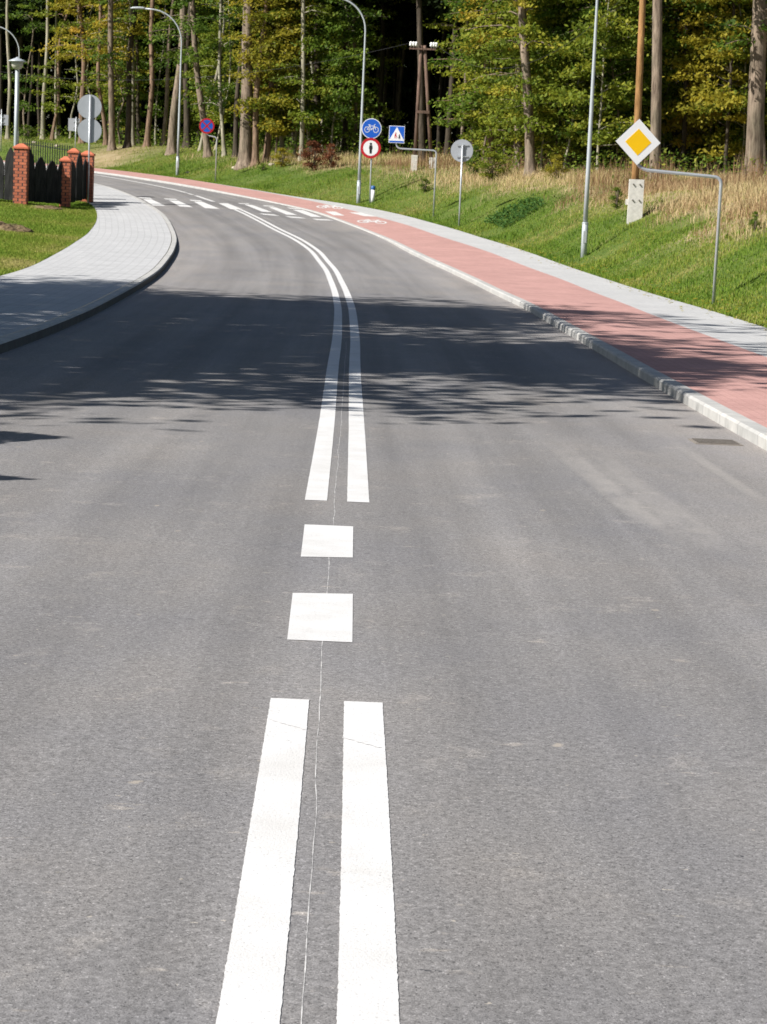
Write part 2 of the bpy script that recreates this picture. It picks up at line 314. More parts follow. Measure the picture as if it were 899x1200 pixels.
def fast_mesh(name, V, Fc, tint=None, uv=None, midx=None, smooth_=False, attr='tint'):
    """V (n,3), Fc (m,k) numpy"""
    me = bpy.data.meshes.new(name); n = len(V); m, k = Fc.shape
    me.vertices.add(n); me.vertices.foreach_set('co', np.ascontiguousarray(V, dtype=np.float32).ravel())
    me.loops.add(m * k); me.loops.foreach_set('vertex_index', np.ascontiguousarray(Fc, dtype=np.int32).ravel())
    me.polygons.add(m); me.polygons.foreach_set('loop_start', np.arange(0, m * k, k, dtype=np.int32))
    if midx is not None: me.polygons.foreach_set('material_index', np.asarray(midx, dtype=np.int32))
    me.polygons.foreach_set('use_smooth', np.full(m, smooth_))
    if tint is not None:
        a = me.attributes.new(attr, 'FLOAT', 'POINT'); a.data.foreach_set('value', np.asarray(tint, dtype=np.float32))
    if uv is not None:
        l = me.uv_layers.new(name='UVMap'); l.data.foreach_set('uv', np.ascontiguousarray(uv[Fc.ravel()], dtype=np.float32).ravel())
    me.update(); me.validate(); return me

class MB:
    def __init__(s): s.v = []; s.f = []; s.m = []; s.uv = []
    def add(s, vs, fs, mi=0, uvs=None):
        b = len(s.v); s.v += [tuple(x) for x in vs]; s.f += [[b + i for i in f] for f in fs]; s.m += [mi] * len(fs)
        s.uv += list(uvs) if uvs else [(x[0], x[2]) for x in vs]
    def box(s, c, size, mi=0, rz=0., taper=1.):
        x, y, z = size[0] / 2, size[1] / 2, size[2] / 2; cs, sn = math.cos(rz), math.sin(rz); vs = []; uv = []
        for face in range(6):
            pass
        P = [(-x, -y, -z), (x, -y, -z), (x, y, -z), (-x, y, -z), (-x * taper, -y * taper, z), (x * taper, -y * taper, z), (x * taper, y * taper, z), (-x * taper, y * taper, z)]
        for q in ([0, 1, 5, 4], [1, 2, 6, 5], [2, 3, 7, 6], [3, 0, 4, 7], [4, 5, 6, 7], [3, 2, 1, 0]):
            vv = []; uu = []
            for i in q:
                p = P[i]; vv.append((c[0] + p[0] * cs - p[1] * sn, c[1] + p[0] * sn + p[1] * cs, c[2] + p[2]))
                uu.append((p[0] + p[1], p[2] + z))
            s.add(vv, [[0, 1, 2, 3]], mi, uu)
    def tube(s, pts, rad, sides=10, mi=0, caps=True):
        pts = [Vector(p) for p in pts]; n = len(pts)
        if not isinstance(rad, (list, tuple, np.ndarray)): rad = [rad] * n
        t0 = (pts[1] - pts[0]).normalized(); ref = Vector((0, 1, 0)) if abs(t0.y) < .9 else Vector((1, 0, 0))
        nrm = (ref - t0 * ref.dot(t0)).normalized(); b = len(s.v); L = 0
        for i, p in enumerate(pts):
            t = (pts[min(i + 1, n - 1)] - pts[max(i - 1, 0)]).normalized()
            nrm = (nrm - t * nrm.dot(t)).normalized(); bi = t.cross(nrm)
            if i: L += (p - pts[i - 1]).length
            for k in range(sides):
                a = 2 * math.pi * k / sides; q = p + (nrm * math.cos(a) + bi * math.sin(a)) * rad[i]
                s.v.append(tuple(q)); s.uv.append((k / sides, L))
        for i in range(n - 1):
            for k in range(sides):
                k2 = (k + 1) % sides
                s.f.append([b + i * sides + k, b + i * sides + k2, b + (i + 1) * sides + k2, b + (i + 1) * sides + k]); s.m.append(mi)
        if caps:
            s.f.append([b + k for k in range(sides)][::-1]); s.m.append(mi)
            s.f.append([b + (n - 1) * sides + k for k in range(sides)]); s.m.append(mi)
    def prism(s, outline, y0, y1, mi=0):
        """outline in the XZ plane (counter-clockwise seen from -Y), extruded y0..y1 (y0 is the front)"""
        n = len(outline); vs = [(x, y0, z) for x, z in outline] + [(x, y1, z) for x, z in outline]
        fs = [list(range(n)), list(range(2 * n - 1, n - 1, -1))] + [[i, i + n, (i + 1) % n + n, (i + 1) % n] for i in range(n)]
        s.add(vs, fs, mi)
    def build(s, name, mat, parent=None, smooth_=False):
        me = bpy.data.meshes.new(name); me.from_pydata(s.v, [], s.f); me.polygons.foreach_set('material_index', s.m)
        me.polygons.foreach_set('use_smooth', [smooth_] * len(s.f))
        l = me.uv_layers.new(name='UVMap')
        for lp in me.loops: l.data[lp.index].uv = s.uv[lp.vertex_index]
        me.update(); return link(name, me, mat, parent)
def disc(r, n=40, cx=0., cz=0.): return [(cx + r * math.cos(2 * math.pi * k / n), cz + r * math.sin(2 * math.pi * k / n)) for k in range(n)]

# ------------------------------------------------------------------ road, kerbs, pavements
def strip(name, ys, rails, mat, v_off=None, smooth_=False, attr=None, attrname='dry'):
    """rails: list of (X array, Z array)"""
    n = len(ys); k = len(rails); V = np.zeros((n, k, 3)); UVc = np.zeros((n, k, 2))
    mid = rails[0][0]; u = np.concatenate([[0], np.cumsum(np.hypot(np.diff(mid), np.diff(ys)))])
    vv = np.zeros(n)
    for j, (X, Z) in enumerate(rails):
        V[:, j, 0] = X; V[:, j, 1] = ys; V[:, j, 2] = Z
        if j: vv = vv + np.hypot((X - rails[j - 1][0]) * cosang(ys), Z - rails[j - 1][1])
        UVc[:, j, 0] = u; UVc[:, j, 1] = (vv if v_off is None else (X - v_off) * cosang(ys))
    i = np.arange(n - 1)[:, None] * k + np.arange(k - 1)[None]
    Fc = np.stack([i, i + 1, i + k + 1, i + k], -1).reshape(-1, 4)
    me = fast_mesh(name, V.reshape(-1, 3), Fc, None if attr is None else attr.ravel(), UVc.reshape(-1, 2), smooth_=smooth_, attr=attrname)
    return link(name, me, mat)
def cosang(y):
    s = (XC(y + 1) - XC(y - 1)) / 2; return 1 / np.sqrt(1 + s * s)
YS = np.arange(-40, 261, 1.)
rz = RZ(YS)
lk, ls, rk, rr, rw = XLK(YS), XLS(YS), XRK(YS), XRR(YS), XRW(YS)
kl, kr = kerb_l(YS), kerb_r(YS)
o = strip('road', YS, [(lk - .02 + (rk - lk + .04) * q, rz) for q in np.linspace(0, 1, 9)], M['asphalt'], XC(YS))
tag(o, 'grey asphalt road curving away to the left', 'road', kind='structure')
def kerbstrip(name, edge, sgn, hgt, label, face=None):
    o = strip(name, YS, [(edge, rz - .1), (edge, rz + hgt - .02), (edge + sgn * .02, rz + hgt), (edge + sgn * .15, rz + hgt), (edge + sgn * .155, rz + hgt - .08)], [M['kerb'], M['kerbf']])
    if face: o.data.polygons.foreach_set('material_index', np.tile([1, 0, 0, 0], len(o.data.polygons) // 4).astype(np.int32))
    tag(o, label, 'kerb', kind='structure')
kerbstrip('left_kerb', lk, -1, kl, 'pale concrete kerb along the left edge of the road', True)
kerbstrip('right_kerb', rk, 1, kr, 'pale concrete kerb between road and red cycle path')
o = strip('left_pavement', YS, [(lk - .172, rz + kl - .006), (ls, rz + kl - .006), (ls - .05, rz + kl - .1)], M['pave_l']); tag(o, 'light grey block pavement left of the road', 'pavement', kind='structure')
o = strip('cycle_path', YS, [(rk + .152, rz + kr - .006), (rr, rz + kr - .006)], M['red']); tag(o, 'red paved cycle path beside the right kerb', 'path', kind='structure')
o = strip('right_pavement', YS, [(rr, rz + kr - .006), (rw, rz + kr - .006), (rw + .05, rz + kr - .1)], M['pave_r']); tag(o, 'pale grey footway strip between cycle path and grass', 'pavement', kind='structure')
# left lawn and right bank sheets
YG = np.unique(np.concatenate([np.arange(-60, 30, 5.), np.arange(30, 150, .5), np.arange(150, 260, 4.), [300, 360, 420]]))
dl = np.concatenate([np.arange(0, 12, .4), np.arange(12, 40, 3), [50, 80, 150, 400]])
R_ = [(XLS(YG) - .02 - d, height(XLS(YG) - .03 - d, YG)) for d in dl]
o = strip('lawn', YG, R_[::-1], M['lawn'], smooth_=True); tag(o, 'green lawn sloping beside the left pavement', 'lawn', kind='structure')
dr = np.concatenate([np.arange(0, 10, .3), np.arange(10, 40, 2), [50, 80, 150, 400]])
R_ = [(XRW(YG) + .02 + d, height(XRW(YG) + .03 + d, YG)) for d in dr]
def sandy(X, Y):
    return np.exp(-(((X - SAND.x) / 2.2) ** 2 + ((Y - SAND.y) / 5.) ** 2)) * 1.0 + .9 * np.exp(-(((X - SAND2.x) / .8) ** 2 + ((Y - SAND2.y) / 1.5) ** 2))
SAND = hit(126, 184); SAND2 = hit(822, 269)
dryv = np.stack([np.clip(1.2 * sandy(XRW(YG) + d, YG) + np.clip((d * ecos(YG) - 2.3 + 1.0 * noise2(XRW(YG) + d, YG, 1.6, 5)) / 1.4, 0, 1) * np.interp(YG, [30, 45, 98, 112, 120, 135], [1, 1, 1, .55, .3, .15]), 0, 1) for d in dr], 1)
o = strip('bank', YG, R_, M['bank'], smooth_=True, attr=dryv); tag(o, 'grassy bank rising from the footway to the forest', 'bank', kind='structure')

# ------------------------------------------------------------------ road markings
LIFT = .002
def ribbon(name, ya, yb, xa, xb, mat, label, step=.5, jag=0.):
    ys = np.unique(np.concatenate([np.arange(ya, min(yb, 16), .015), np.arange(max(ya, 16), yb, step), [yb]]))
    k = 1 / cosang(ys); z = RZ(ys) + LIFT
    a = XC(ys) + xa * k; b = XC(ys) + xb * k
    if jag:
        a = a + rng.normal(0, jag, len(ys)); b = b + rng.normal(0, jag, len(ys))
    return (np.stack([a, ys, z], 1), np.stack([b, ys, z], 1))
def ribbons(name, lst, mat, label, cat='road marking'):
    V = []; Fs = []; b = 0
    for A, B in lst:
        n = len(A); V.append(np.stack([A, B], 1).reshape(-1, 3)); i = b + np.arange(n - 1)[:, None] * 2
        Fs.append(np.concatenate([i, i + 1, i + 3, i + 2], 1)); b += 2 * n
    me = fast_mesh(name, np.concatenate(V), np.concatenate(Fs)); o = link(name, me, mat); return tag(o, label, cat, kind='structure')
def Yof(px, py): return hit(px, py, 0, road=True).y
y_a0, y_a1 = 1.0, Yof(380, 822); y_b = [Yof(375, 753), Yof(378, 697), Yof(384, 654), Yof(386, 616)]; y_c0 = Yof(396, 588); y_c1 = Yof(278, 245.5)
LW = [(-.175, -.053), (.057, .179)]
ribbons('centre_lines', [ribbon('', y_a0, y_a1, a, b, None, '', .5, .0006) for a, b in LW] + [ribbon('', y_c0, y_c1, a, b, None, '', .5, .0006) for a, b in LW], M['paint'], 'white double centre line painted on the road')
def quadmark(P, nu=8):
    """pixel quad (far-left, far-right, near-right, near-left) -> draped ribbon"""
    h = [np.array(hit(*p, 0, road=True)) for p in P]; t = np.linspace(0, 1, nu)[:, None]
    A = h[0] * (1 - t) + h[3] * t; B = h[1] * (1 - t) + h[2] * t
    A[:, 2] = RZ(A[:, 1]) + LIFT; B[:, 2] = RZ(B[:, 1]) + LIFT
    return (B, A)
ribbons('guide_dashes', [quadmark([(343, 697), (413.5, 698), (413, 754.5), (336.5, 752)]), quadmark([(357, 616), (414, 617.5), (413.5, 654.5), (352.5, 653)])], M['paint'], 'two white square dashes between the double lines')
zeb = [[(167.8, 233.4), (178, 233.7), (194, 241.2), (179.4, 240.8)], [(198, 234.8), (209, 235.2), (226, 242.8), (211, 242)], [(227, 236.1), (237, 236.4), (257.6, 244.8), (240.5, 243.9)],
       [(256, 238), (267, 238.3), (285, 245.6), (270, 245)], [(286.4, 239.7), (295.5, 240.1), (319, 248.6), (307, 248)], [(314.5, 242.6), (323, 243), (348.5, 252), (336, 251.5)], [(343, 245.7), (355, 246.2), (377, 254.4), (364.5, 253.8)]]
ribbons('zebra_crossing', [quadmark(q) for q in zeb], M['paint'], 'white zebra stripes across the far bend of the road')
dash = [[(162, 231.0), (176, 231.8), (178.5, 233.0), (164, 232.2)], [(192, 232.4), (206, 233.2), (208, 234.3), (194, 233.6)], [(222, 234.0), (235, 234.8), (237, 235.9), (224, 235.2)], [(279, 237.9), (291, 238.6), (293, 239.5), (281, 238.8)],
        [(307.5, 240.6), (319.5, 241.3), (322, 242.2), (310, 241.6)], [(336, 243), (349, 244.2), (353, 245.2), (340, 244.4)], [(303.5, 250), (321, 251.3), (328, 253.1), (309, 251.6)], [(334, 253.2), (351, 254.4), (359, 256.2), (341, 255.0)], [(366, 256.2), (384, 257.2), (391, 258.6), (371, 257.8)]]
ribbons('crossing_dashes', [quadmark(q, 3) for q in dash], M['paint'], 'thin white dashes edging the cycle crossing')
far = [(Yof(262, 236.6), Yof(231, 229.2), -.06, .10), (Yof(229, 228.3), Yof(222, 226.5), -.06, .06), (Yof(219, 225.9), 135., -.06, .07)]
far_l = [ribbon('', min(a, b), max(a, b), x0, x1, None, '') for a, b, x0, x1 in far]
ribbons('far_centre_line', far_l, M['paint'], 'white centre line beyond the zebra crossing')
_sp = [hit(*q, 0, road=True) for q in ((348, 1260), (352, 1200), (358, 1110), (362, 1050), (369, 940), (372, 880), (376, 800), (378, 760), (382.5, 698), (386, 655), (391, 612), (393, 575), (396, 545), (397, 525), (399.5, 500), (401.5, 470), (404, 430), (406, 400))]
ys_ = np.arange(_sp[0].y, _sp[-1].y, .025); xs_ = np.interp(ys_, [q.y for q in _sp], [q.x for q in _sp]) + smooth(rng.normal(0, .009, len(ys_)), 5)
wd_ = np.clip(.0012 + smooth(rng.normal(0, .0010, len(ys_)), .8), .0005, .0018)
sm = (np.stack([xs_ - wd_, ys_, RZ(ys_) + .001], 1), np.stack([xs_ + wd_, ys_, RZ(ys_) + .001], 1))
o = ribbons('road_joint', [sm], M['seam'], 'thin pale joint running between the centre lines', 'road joint')

ck = []
for pa_, pb_ in (((314, 847), (358, 857)), ((401, 867), (447, 879))):
    qa, qb = hit(*pa_, 0, road=True), hit(*pb_, 0, road=True); t_ = np.linspace(0, 1, 14); Xc_ = qa.x + (qb.x - qa.x) * t_; Yc_ = qa.y + (qb.y - qa.y) * t_ + rng.normal(0, .004, 14)
    ck.append((np.stack([Xc_, Yc_ - .0028, RZ(Yc_) + .0035], 1), np.stack([Xc_, Yc_ + .0028, RZ(Yc_) + .0035], 1)))
ribbons('paint_crack', ck, M['crack'], 'hairline cracks crossing the painted lines', 'crack')
# bicycle pictogram: list of strokes in local units (about 2 wide, 1.2 high)
def bike_strokes():
    S = []
    for cx in (-.62, .62):
        S.append(([(cx + .36 * math.cos(a), .36 + .36 * math.sin(a)) for a in np.linspace(0, 2 * math.pi, 25)], .085))
    S += [([(-.62, .36), (-.28, .86), (.42, .86), (.02, .36), (-.28, .86)], .075), ([(-.62, .36), (.02, .36)], .07), ([(.62, .36), (.36, 1.02), (.52, 1.08)], .07), ([(-.35, .98), (-.28, .86)], .07), ([(-.46, 1.0), (-.2, 1.0)], .09)]
    return S
def stroke_quads(S):
    q = []
    for pts, w in S:
        for (x0, z0), (x1, z1) in zip(pts[:-1], pts[1:]):
            L = math.hypot(x1 - x0, z1 - z0)
            if L < 1e-6: continue
            ex, ez = (x1 - x0) / L, (z1 - z0) / L; h = w / 2; nx, nz = -ez * h, ex * h; ex *= h * .5; ez *= h * .5
            q.append([(x0 - ex - nx, z0 - ez - nz), (x1 + ex - nx, z1 + ez - nz), (x1 + ex + nx, z1 + ez + nz), (x0 - ex + nx, z0 - ez + nz)])
    return q
def path_quads(name, quads, label):
    V = []; Fc = []
    for j, q in enumerate(quads):
        b = len(V)
        for (x, y) in q: V.append((x, y, float(RZ(y) + kerb_r(y)) - .006 + LIFT + .0004 * (j % 7)))
        Fc.append([b, b + 1, b + 2, b + 3])
    me = fast_mesh(name, np.array(V), np.array(Fc)); tag(link(name, me, M['paint']), label, 'road marking', kind='structure')
def hp(px, py):
    h = hit(px, py, .03, road=True); return (h.x, h.y)
for (x0, x1, yb, yt, lab) in ((371, 402, 244, 240.2, 'white bicycle symbol painted on the path beyond the crossing'), (419, 453, 261.3, 257.2, 'white bicycle symbol painted on the path before the crossing')):
    c = hp((x0 + x1) / 2, yb); w = (hp(x1, yb)[0] - hp(x0, yb)[0]) / 2; tp = hp((x0 + x1) / 2, yt); sc = w / 1.0
    hx, hy = (tp[0] - c[0]) / 1.1, (tp[1] - c[1]) / 1.1
    qs = [[(c[0] + x * sc + z * hx, c[1] + z * hy + x * sc * -.12) for x, z in q] for q in stroke_quads([(p_, w_ * 1.7) for p_, w_ in bike_strokes()])]
    path_quads('bicycle_symbol', qs, lab)
path_quads('path_crossing_bars', [[hp(*p) for p in ((391, 252), (404, 252.6), (393, 247.8), (380.5, 247.6))], [hp(*p) for p in ((427, 253.2), (441, 253.7), (423, 248.9), (409, 248.7))]], 'two white bars of the crossing on the red path')
# gutter drain
h = hit(840, 519, 0, road=True)
mb = MB()
mb.box((0, 0, .003), (.36, .42, .006), 1)
for k in range(7): mb.box((0, -.165 + k * .055, .009), (.31, .024, .008))
d = mb.build('drain_grate', [M['drain'], M['drainf']]); d.location = (float(XRK(h.y)) - .3, h.y, float(RZ(h.y))); d.rotation_euler = (math.atan(float(RZ(h.y + .5) - RZ(h.y - .5))), 0, 0.02)
tag(d, 'dark iron gutter grate in the road by the right kerb', 'drain grate')

# ------------------------------------------------------------------ grass
def blades(name, X, Y, hmin, hmax, w, mat, label, cat='grass', lean=.35, tintv=None, zoff=-.02, mat2=None):
    n = len(X); Z = height(X, Y) + zoff
    H = rng.uniform(hmin, hmax, n) * (1 + .25 * noise2(X, Y, .9, 8)); a = rng.uniform(0, 2 * np.pi, n)
    dx, dy = np.cos(a) * w / 2, np.sin(a) * w / 2
    la = rng.uniform(0, 2 * np.pi, n); lm = rng.uniform(0, lean, n) * H; lx, ly = np.cos(la) * lm, np.sin(la) * lm
    V = np.zeros((n, 5, 3))
    V[:, 0] = np.stack([X - dx, Y - dy, Z], 1); V[:, 1] = np.stack([X + dx, Y + dy, Z], 1)
    V[:, 2] = np.stack([X + dx * .8 + lx * .4, Y + dy * .8 + ly * .4, Z + H * .6], 1); V[:, 3] = np.stack([X - dx * .8 + lx * .4, Y - dy * .8 + ly * .4, Z + H * .6], 1)
    V[:, 4] = np.stack([X + lx, Y + ly, Z + H], 1)
    t = np.clip(.42 + .33 * noise2(X, Y, 1.8, 4) + .22 * noise2(X, Y, .55, 24) + rng.normal(0, .17, n), 0, 1) if tintv is None else tintv
    b = np.arange(n)[:, None] * 5
    T = np.concatenate([b + np.array([[0, 1, 2]]), b + np.array([[0, 2, 3]]), b + np.array([[3, 2, 4]])])
    me = fast_mesh(name, V.reshape(-1, 3), T, np.repeat(t, 5)); return tag(link(name, me, mat), label, cat, kind='stuff')
def bank_pts(n, y0, y1, d0, d1, pw=1.):
    Y = rng.uniform(y0, y1, n); D = d0 + (d1 - d0) * rng.uniform(0, 1, n) ** pw; return XRW(Y) + .03 + D / ecos(Y), Y, D
def edge_dry(X, Y, D): return np.clip((D - 2.3 + 1.0 * noise2(X, Y, 1.6, 5) + .5 * noise2(X, Y, .6, 15)) / 1.4, 0, 1) * np.interp(Y, [30, 45, 98, 112, 120, 135], [1, 1, 1, .6, .35, .15])
X, Y, D = bank_pts(400000, 14, 128, 0, 8.5, 1.25)
dr_ = edge_dry(X, Y, D); bare = noise2(X, Y, 1.3, 11) < -.55
keep = (rng.uniform(0, 1, len(X)) > dr_ * .6) & ~(bare & (rng.uniform(0, 1, len(X)) < .75)); X, Y, D = X[keep], Y[keep], D[keep]
blades('grass', X, Y, .03, .11, .02, M['blade'], 'short green grass covering the bank beside the footway')
X, Y, D = bank_pts(60000, 118, 175, 0, 14)
k = rng.uniform(0, 1, len(X)) > sandy(X, Y); X, Y = X[k], Y[k]
blades('far_grass', X, Y, .04, .13, .03, M['blade'], 'green grass on the slope beyond the fence and bend', tintv=np.clip(.5 + .45 * noise2(X, Y, 3.1, 17) + rng.normal(0, .15, len(X)), 0, 1))
# weed tufts, taller
X, Y, D = bank_pts(9000, 34, 125, .2, 3.2); k = noise2(X, Y, 1.1, 21) > .45; X, Y = X[k], Y[k]
blades('weeds', X, Y, .12, .24, .03, M['blade'], 'tall green weed tufts scattered on the bank', 'weeds', .6, np.clip(rng.normal(.2, .12, len(X)), 0, 1))
X, Y, D = bank_pts(190000, 34, 128, 1.3, 9.5, .9)
k = rng.uniform(0, 1, len(X)) < edge_dry(X, Y, D) * np.clip(.42 + .85 * noise2(X, Y, 1.4, 31), .06, .85); X, Y, D = X[k], Y[k], D[k]
Hs = np.interp(D, [1, 2.5, 4, 9], [.2, .45, .8, .9])
n = len(X); Xc = X + rng.normal(0, .03, n); 
hs = rng.uniform(.6, 1.1, n)
blades('dry_grass', X, Y, .08, .40, .016, M['straw'], 'tall dry straw coloured grass along the forest edge', 'dry grass', .8, np.clip(.45 + .42 * noise2(X, Y, 2.0, 6) + rng.normal(0, .2, len(X)), 0, 1))
# seed heads / tall dry weeds
X, Y, D = bank_pts(7000, 45, 110, 3.6, 8); k = noise2(X, Y, 2.2, 41) > .3; X, Y = X[k], Y[k]
blades('dry_weeds', X, Y, .5, 1.1, .018, M['straw'], 'tall withered brown weed stalks in front of the trees', 'dry weeds', .3, np.clip(rng.normal(.12, .1, len(X)), 0, 1))
# left lawn
Y = rng.uniform(26, 92, 240000); L = rng.uniform(0, 1, 240000) ** 1.2 * 5.5; X = XLS(Y) - .03 - L
dry = np.clip(1 - np.abs(L - .3) / .7, 0, 1) * np.interp(Y, [42, 62, 75], [1, .6, 0])
blades('lawn_grass', X, Y, .03, .10, .018, M['blade'], 'short mown grass of the left lawn', 'grass', .5, np.clip(.45 + .25 * noise2(X, Y, 1.4, 14) + .35 * dry + rng.normal(0, .13, len(X)), 0, 1))
# fallen leaves along the footway edge
n = 450; Y = rng.uniform(34, 75, n); X = XRW(Y) + rng.normal(.15, .3, n); Z = np.where(X > XRW(Y), height(X, Y) + .07, RZ(Y) + kerb_r(Y) + .002)
a = rng.uniform(0, 6.28, n); s = rng.uniform(.025, .05, n); V = np.zeros((n, 4, 3))
for j, (p, q) in enumerate(((-1, 0), (0, -.6), (1, 0), (0, .6))):
    V[:, j] = np.stack([X + (p * np.cos(a) - q * np.sin(a)) * s, Y + (p * np.sin(a) + q * np.cos(a)) * s, Z + rng.uniform(.002, .02, n)], 1)
me = fast_mesh('fallen_leaves', V.reshape(-1, 3), np.arange(n * 4).reshape(n, 4), np.repeat(rng.uniform(.2, 1, n), 4))
tag(link('fallen_leaves', me, M['lyel']), 'fallen yellow leaves along the edge of the footway', 'leaves', kind='stuff')

# ------------------------------------------------------------------ leaf crowns
def leaf_quads(P, size, flat, rs):
    n = len(P); a = rs.uniform(0, 2 * np.pi, n); tilt = rs.normal(0, flat, n); tilt2 = rs.normal(0, flat, n)
    u = np.stack([np.cos(a), np.sin(a), np.tan(np.clip(tilt, -1.2, 1.2))], 1); u /= np.linalg.norm(u, axis=1)[:, None]
    v = np.stack([-np.sin(a), np.cos(a), np.tan(np.clip(tilt2, -1.2, 1.2))], 1); v /= np.linalg.norm(v, axis=1)[:, None]
    s = size * rs.uniform(.6, 1.3, n)[:, None]
    V = np.stack([P - u * s * .5, P - v * s * .32, P + u * s * .5, P + v * s * .32], 1)
    return V.reshape(-1, 3)
def crown_mesh(name, seed, h0, h1, rad, nspray, per, size, flat=.45, shape='up', trunk_lean=0.):
    """layered leafy sprays round a vertical stem; returns mesh and limb list"""
    rs = np.random.default_rng(seed); P = []; T = []; limbs = []
    for i in range(nspray):
        h = h0 + (h1 - h0) * rs.uniform(0, 1); f = (h - h0) / (h1 - h0)
        prof = {'up': (1.05 - .75 * f), 'ball': math.sqrt(max(.05, 1 - (2 * f - 1) ** 2)), 'even': 1.}[shape]
        L = rad * prof * rs.uniform(.45, 1.1); az = rs.uniform(0, 2 * np.pi); up = rs.uniform(-.05, .35); sw = rs.normal(0, .35)
        t = np.sort(rs.uniform(.18, 1, per)) ** .8; aa = az + sw * t
        px = np.cos(aa) * L * t; py = np.sin(aa) * L * t; pz = h + up * L * t - .22 * L * t * t
        wd = (.10 + .22 * L * np.sin(np.clip(t, 0, 1) * 2.6).clip(.1)) 
        o_ = rs.normal(0, 1, (per, 3)) * np.stack([wd, wd, wd * .28 * flat / .45], 1) * .55
        P.append(np.stack([px, py, pz], 1) + o_); base = rs.normal(.42, .16)
        T.append(np.clip(base + rs.normal(0, .13, per), 0, 1))
        limbs.append((h, az, sw, L, up))
    P = np.concatenate(P); T = np.concatenate(T); V = leaf_quads(P, size, flat, rs)
    me = fast_mesh(name, V, np.arange(len(V)).reshape(-1, 4), np.repeat(T, 4)); return me, limbs
CR = {}
for k in range(5): CR['low%d' % k] = crown_mesh('crown', 100 + k, 1.0, 9.5, 2.3, 60, 140, .19, .65, 'even')
for k in range(3): CR['thin%d' % k] = crown_mesh('crown', 150 + k, 2.0, 9.5, 1.8, 24, 70, .185, .6, 'even')
for k in range(3): CR['upper%d' % k] = crown_mesh('crown', 180 + k, 4.6, 10, 2.5, 28, 110, .19, .65, 'even')
for k in range(3): CR['high%d' % k] = crown_mesh('crown', 200 + k, 7.0, 21, 3.8, 100, 80, .5, .6, 'ball')
for k in range(3): CR['edge%d' % k] = crown_mesh('crown', 230 + k, 12.5, 24, 3.3, 90, 80, .5, .6, 'ball')
for k in range(2): CR['bush%d' % k] = crown_mesh('crown', 250 + k, .15, 1.5, 1.1, 40, 70, .11, .7, 'ball')
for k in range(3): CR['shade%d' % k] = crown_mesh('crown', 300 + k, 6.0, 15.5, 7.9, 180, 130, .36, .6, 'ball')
TRM = {}
def trunk_mesh(key, H, r, lean=(0, 0), seed=0, limbs=None, crook=.12, sides=9):
    rs = np.random.default_rng(seed); mb = MB(); n = 16; pts = []; rad = []
    a1, a2, p1, p2 = rs.normal(0, crook), rs.normal(0, crook * .5), rs.uniform(0, 6), rs.uniform(0, 6)
    w0 = a1 * math.sin(p1), a1 * math.cos(p1)
    def path(h):
        f = h / H; return Vector((lean[0] * h + a1 * (math.sin(p1 + f * 5) - math.sin(p1)) + a2 * math.sin(p2 + f * 14) * min(1, f * 6), lean[1] * h + a1 * (math.cos(p1 + f * 4) - math.cos(p1)), h))
    hs = [-.25, 0, .12, .35, .8, 1.5, 2.5, 3.5, 4.5, 5.5, 6.5, 8, 10, 13, 16, 20]; hs = [h for h in hs if h < H - .5] + [H]
    for h in hs:
        f = max(0, h) / H; pts.append(path(max(h, 0)) + Vector((0, 0, min(h, 0)))); flare = 1 + .75 * math.exp(-max(h, 0) / .28)
        rad.append(max(r * .12, r * flare * (1 - .72 * f ** 1.2)))
    mb.tube(pts, rad, sides)
    for (h, az, sw, L, up) in (limbs or []):
        if h > H * .97: continue
        q = [path(h - .15)] + [path(h) + Vector((math.cos(az + sw * t) * L * t, math.sin(az + sw * t) * L * t, up * L * t - .22 * L * t * t)) for t in (.3, .6, .9)]
        rr_ = max(.008, min(r * .35, .012 + .010 * L)); mb.tube(q, [rr_, rr_ * .8, rr_ * .5, rr_ * .2], 4)
    return mb
def make_tree(name, loc, H, r, lean, bark, crowns, label, cat, group=None, seed=0, crook=.12, limbs=True):
    e = empty(name, loc, label, cat, group)
    lim = []
    for ck, lm in crowns:
        if limbs and not ck.startswith(('high', 'edge')): lim += CR[ck][1]
    rzv = 0
    t = trunk_mesh(None, H, r, lean, seed, lim, crook).build('trunk', M[bark], e, True)
    for ck, lm in crowns:
        me = CR[ck][0]
        c = bpy.data.objects.new('crown', me); COL.objects.link(c); c.parent = e
        if len(me.materials) == 0: me.materials.append(None)
        c.material_slots[0].link = 'OBJECT'; c.material_slots[0].material = M[lm]
        c.rotation_euler = (-math.atan(lean[1]), math.atan(lean[0]), 0)
        if ck.startswith(('high', 'edge')): c.rotation_euler.z = seed * 1.7
    return e
def edge_y(bx, name):
    return float(np.interp(bx, [0, 60, 200, 290, 420, 540, 620, 700, 800, 899], [152, 150, 136, 126, 116, 108, 100, 96, 92, 88])) + (hash_(bx) - .5) * 4
def hash_(v): return (math.sin(v * 12.9898) * 43758.5453) % 1
def tree_px(name, bx, by, wpx, tx, bark, crowns, label, cat='tree', group=None, H=19., dep=None, seed=0, ty=0, crook=.10):
    p = hit(bx, by)
    lim = edge_y(bx, name)
    if dep or p is None or p.y > lim:
        Y = dep or lim; q = at_y(bx, by, Y); p = on_ground(q.x, Y)
    top = at_y(tx, ty, p.y); lx = (top.x - p.x) / max(2., top.z - p.z)
    r = max(.035, wpx / 2 * p.y / F)
    return make_tree(name, p, H, r, (lx, random.uniform(-.01, .02)), bark, crowns, label, cat, group, seed, crook)

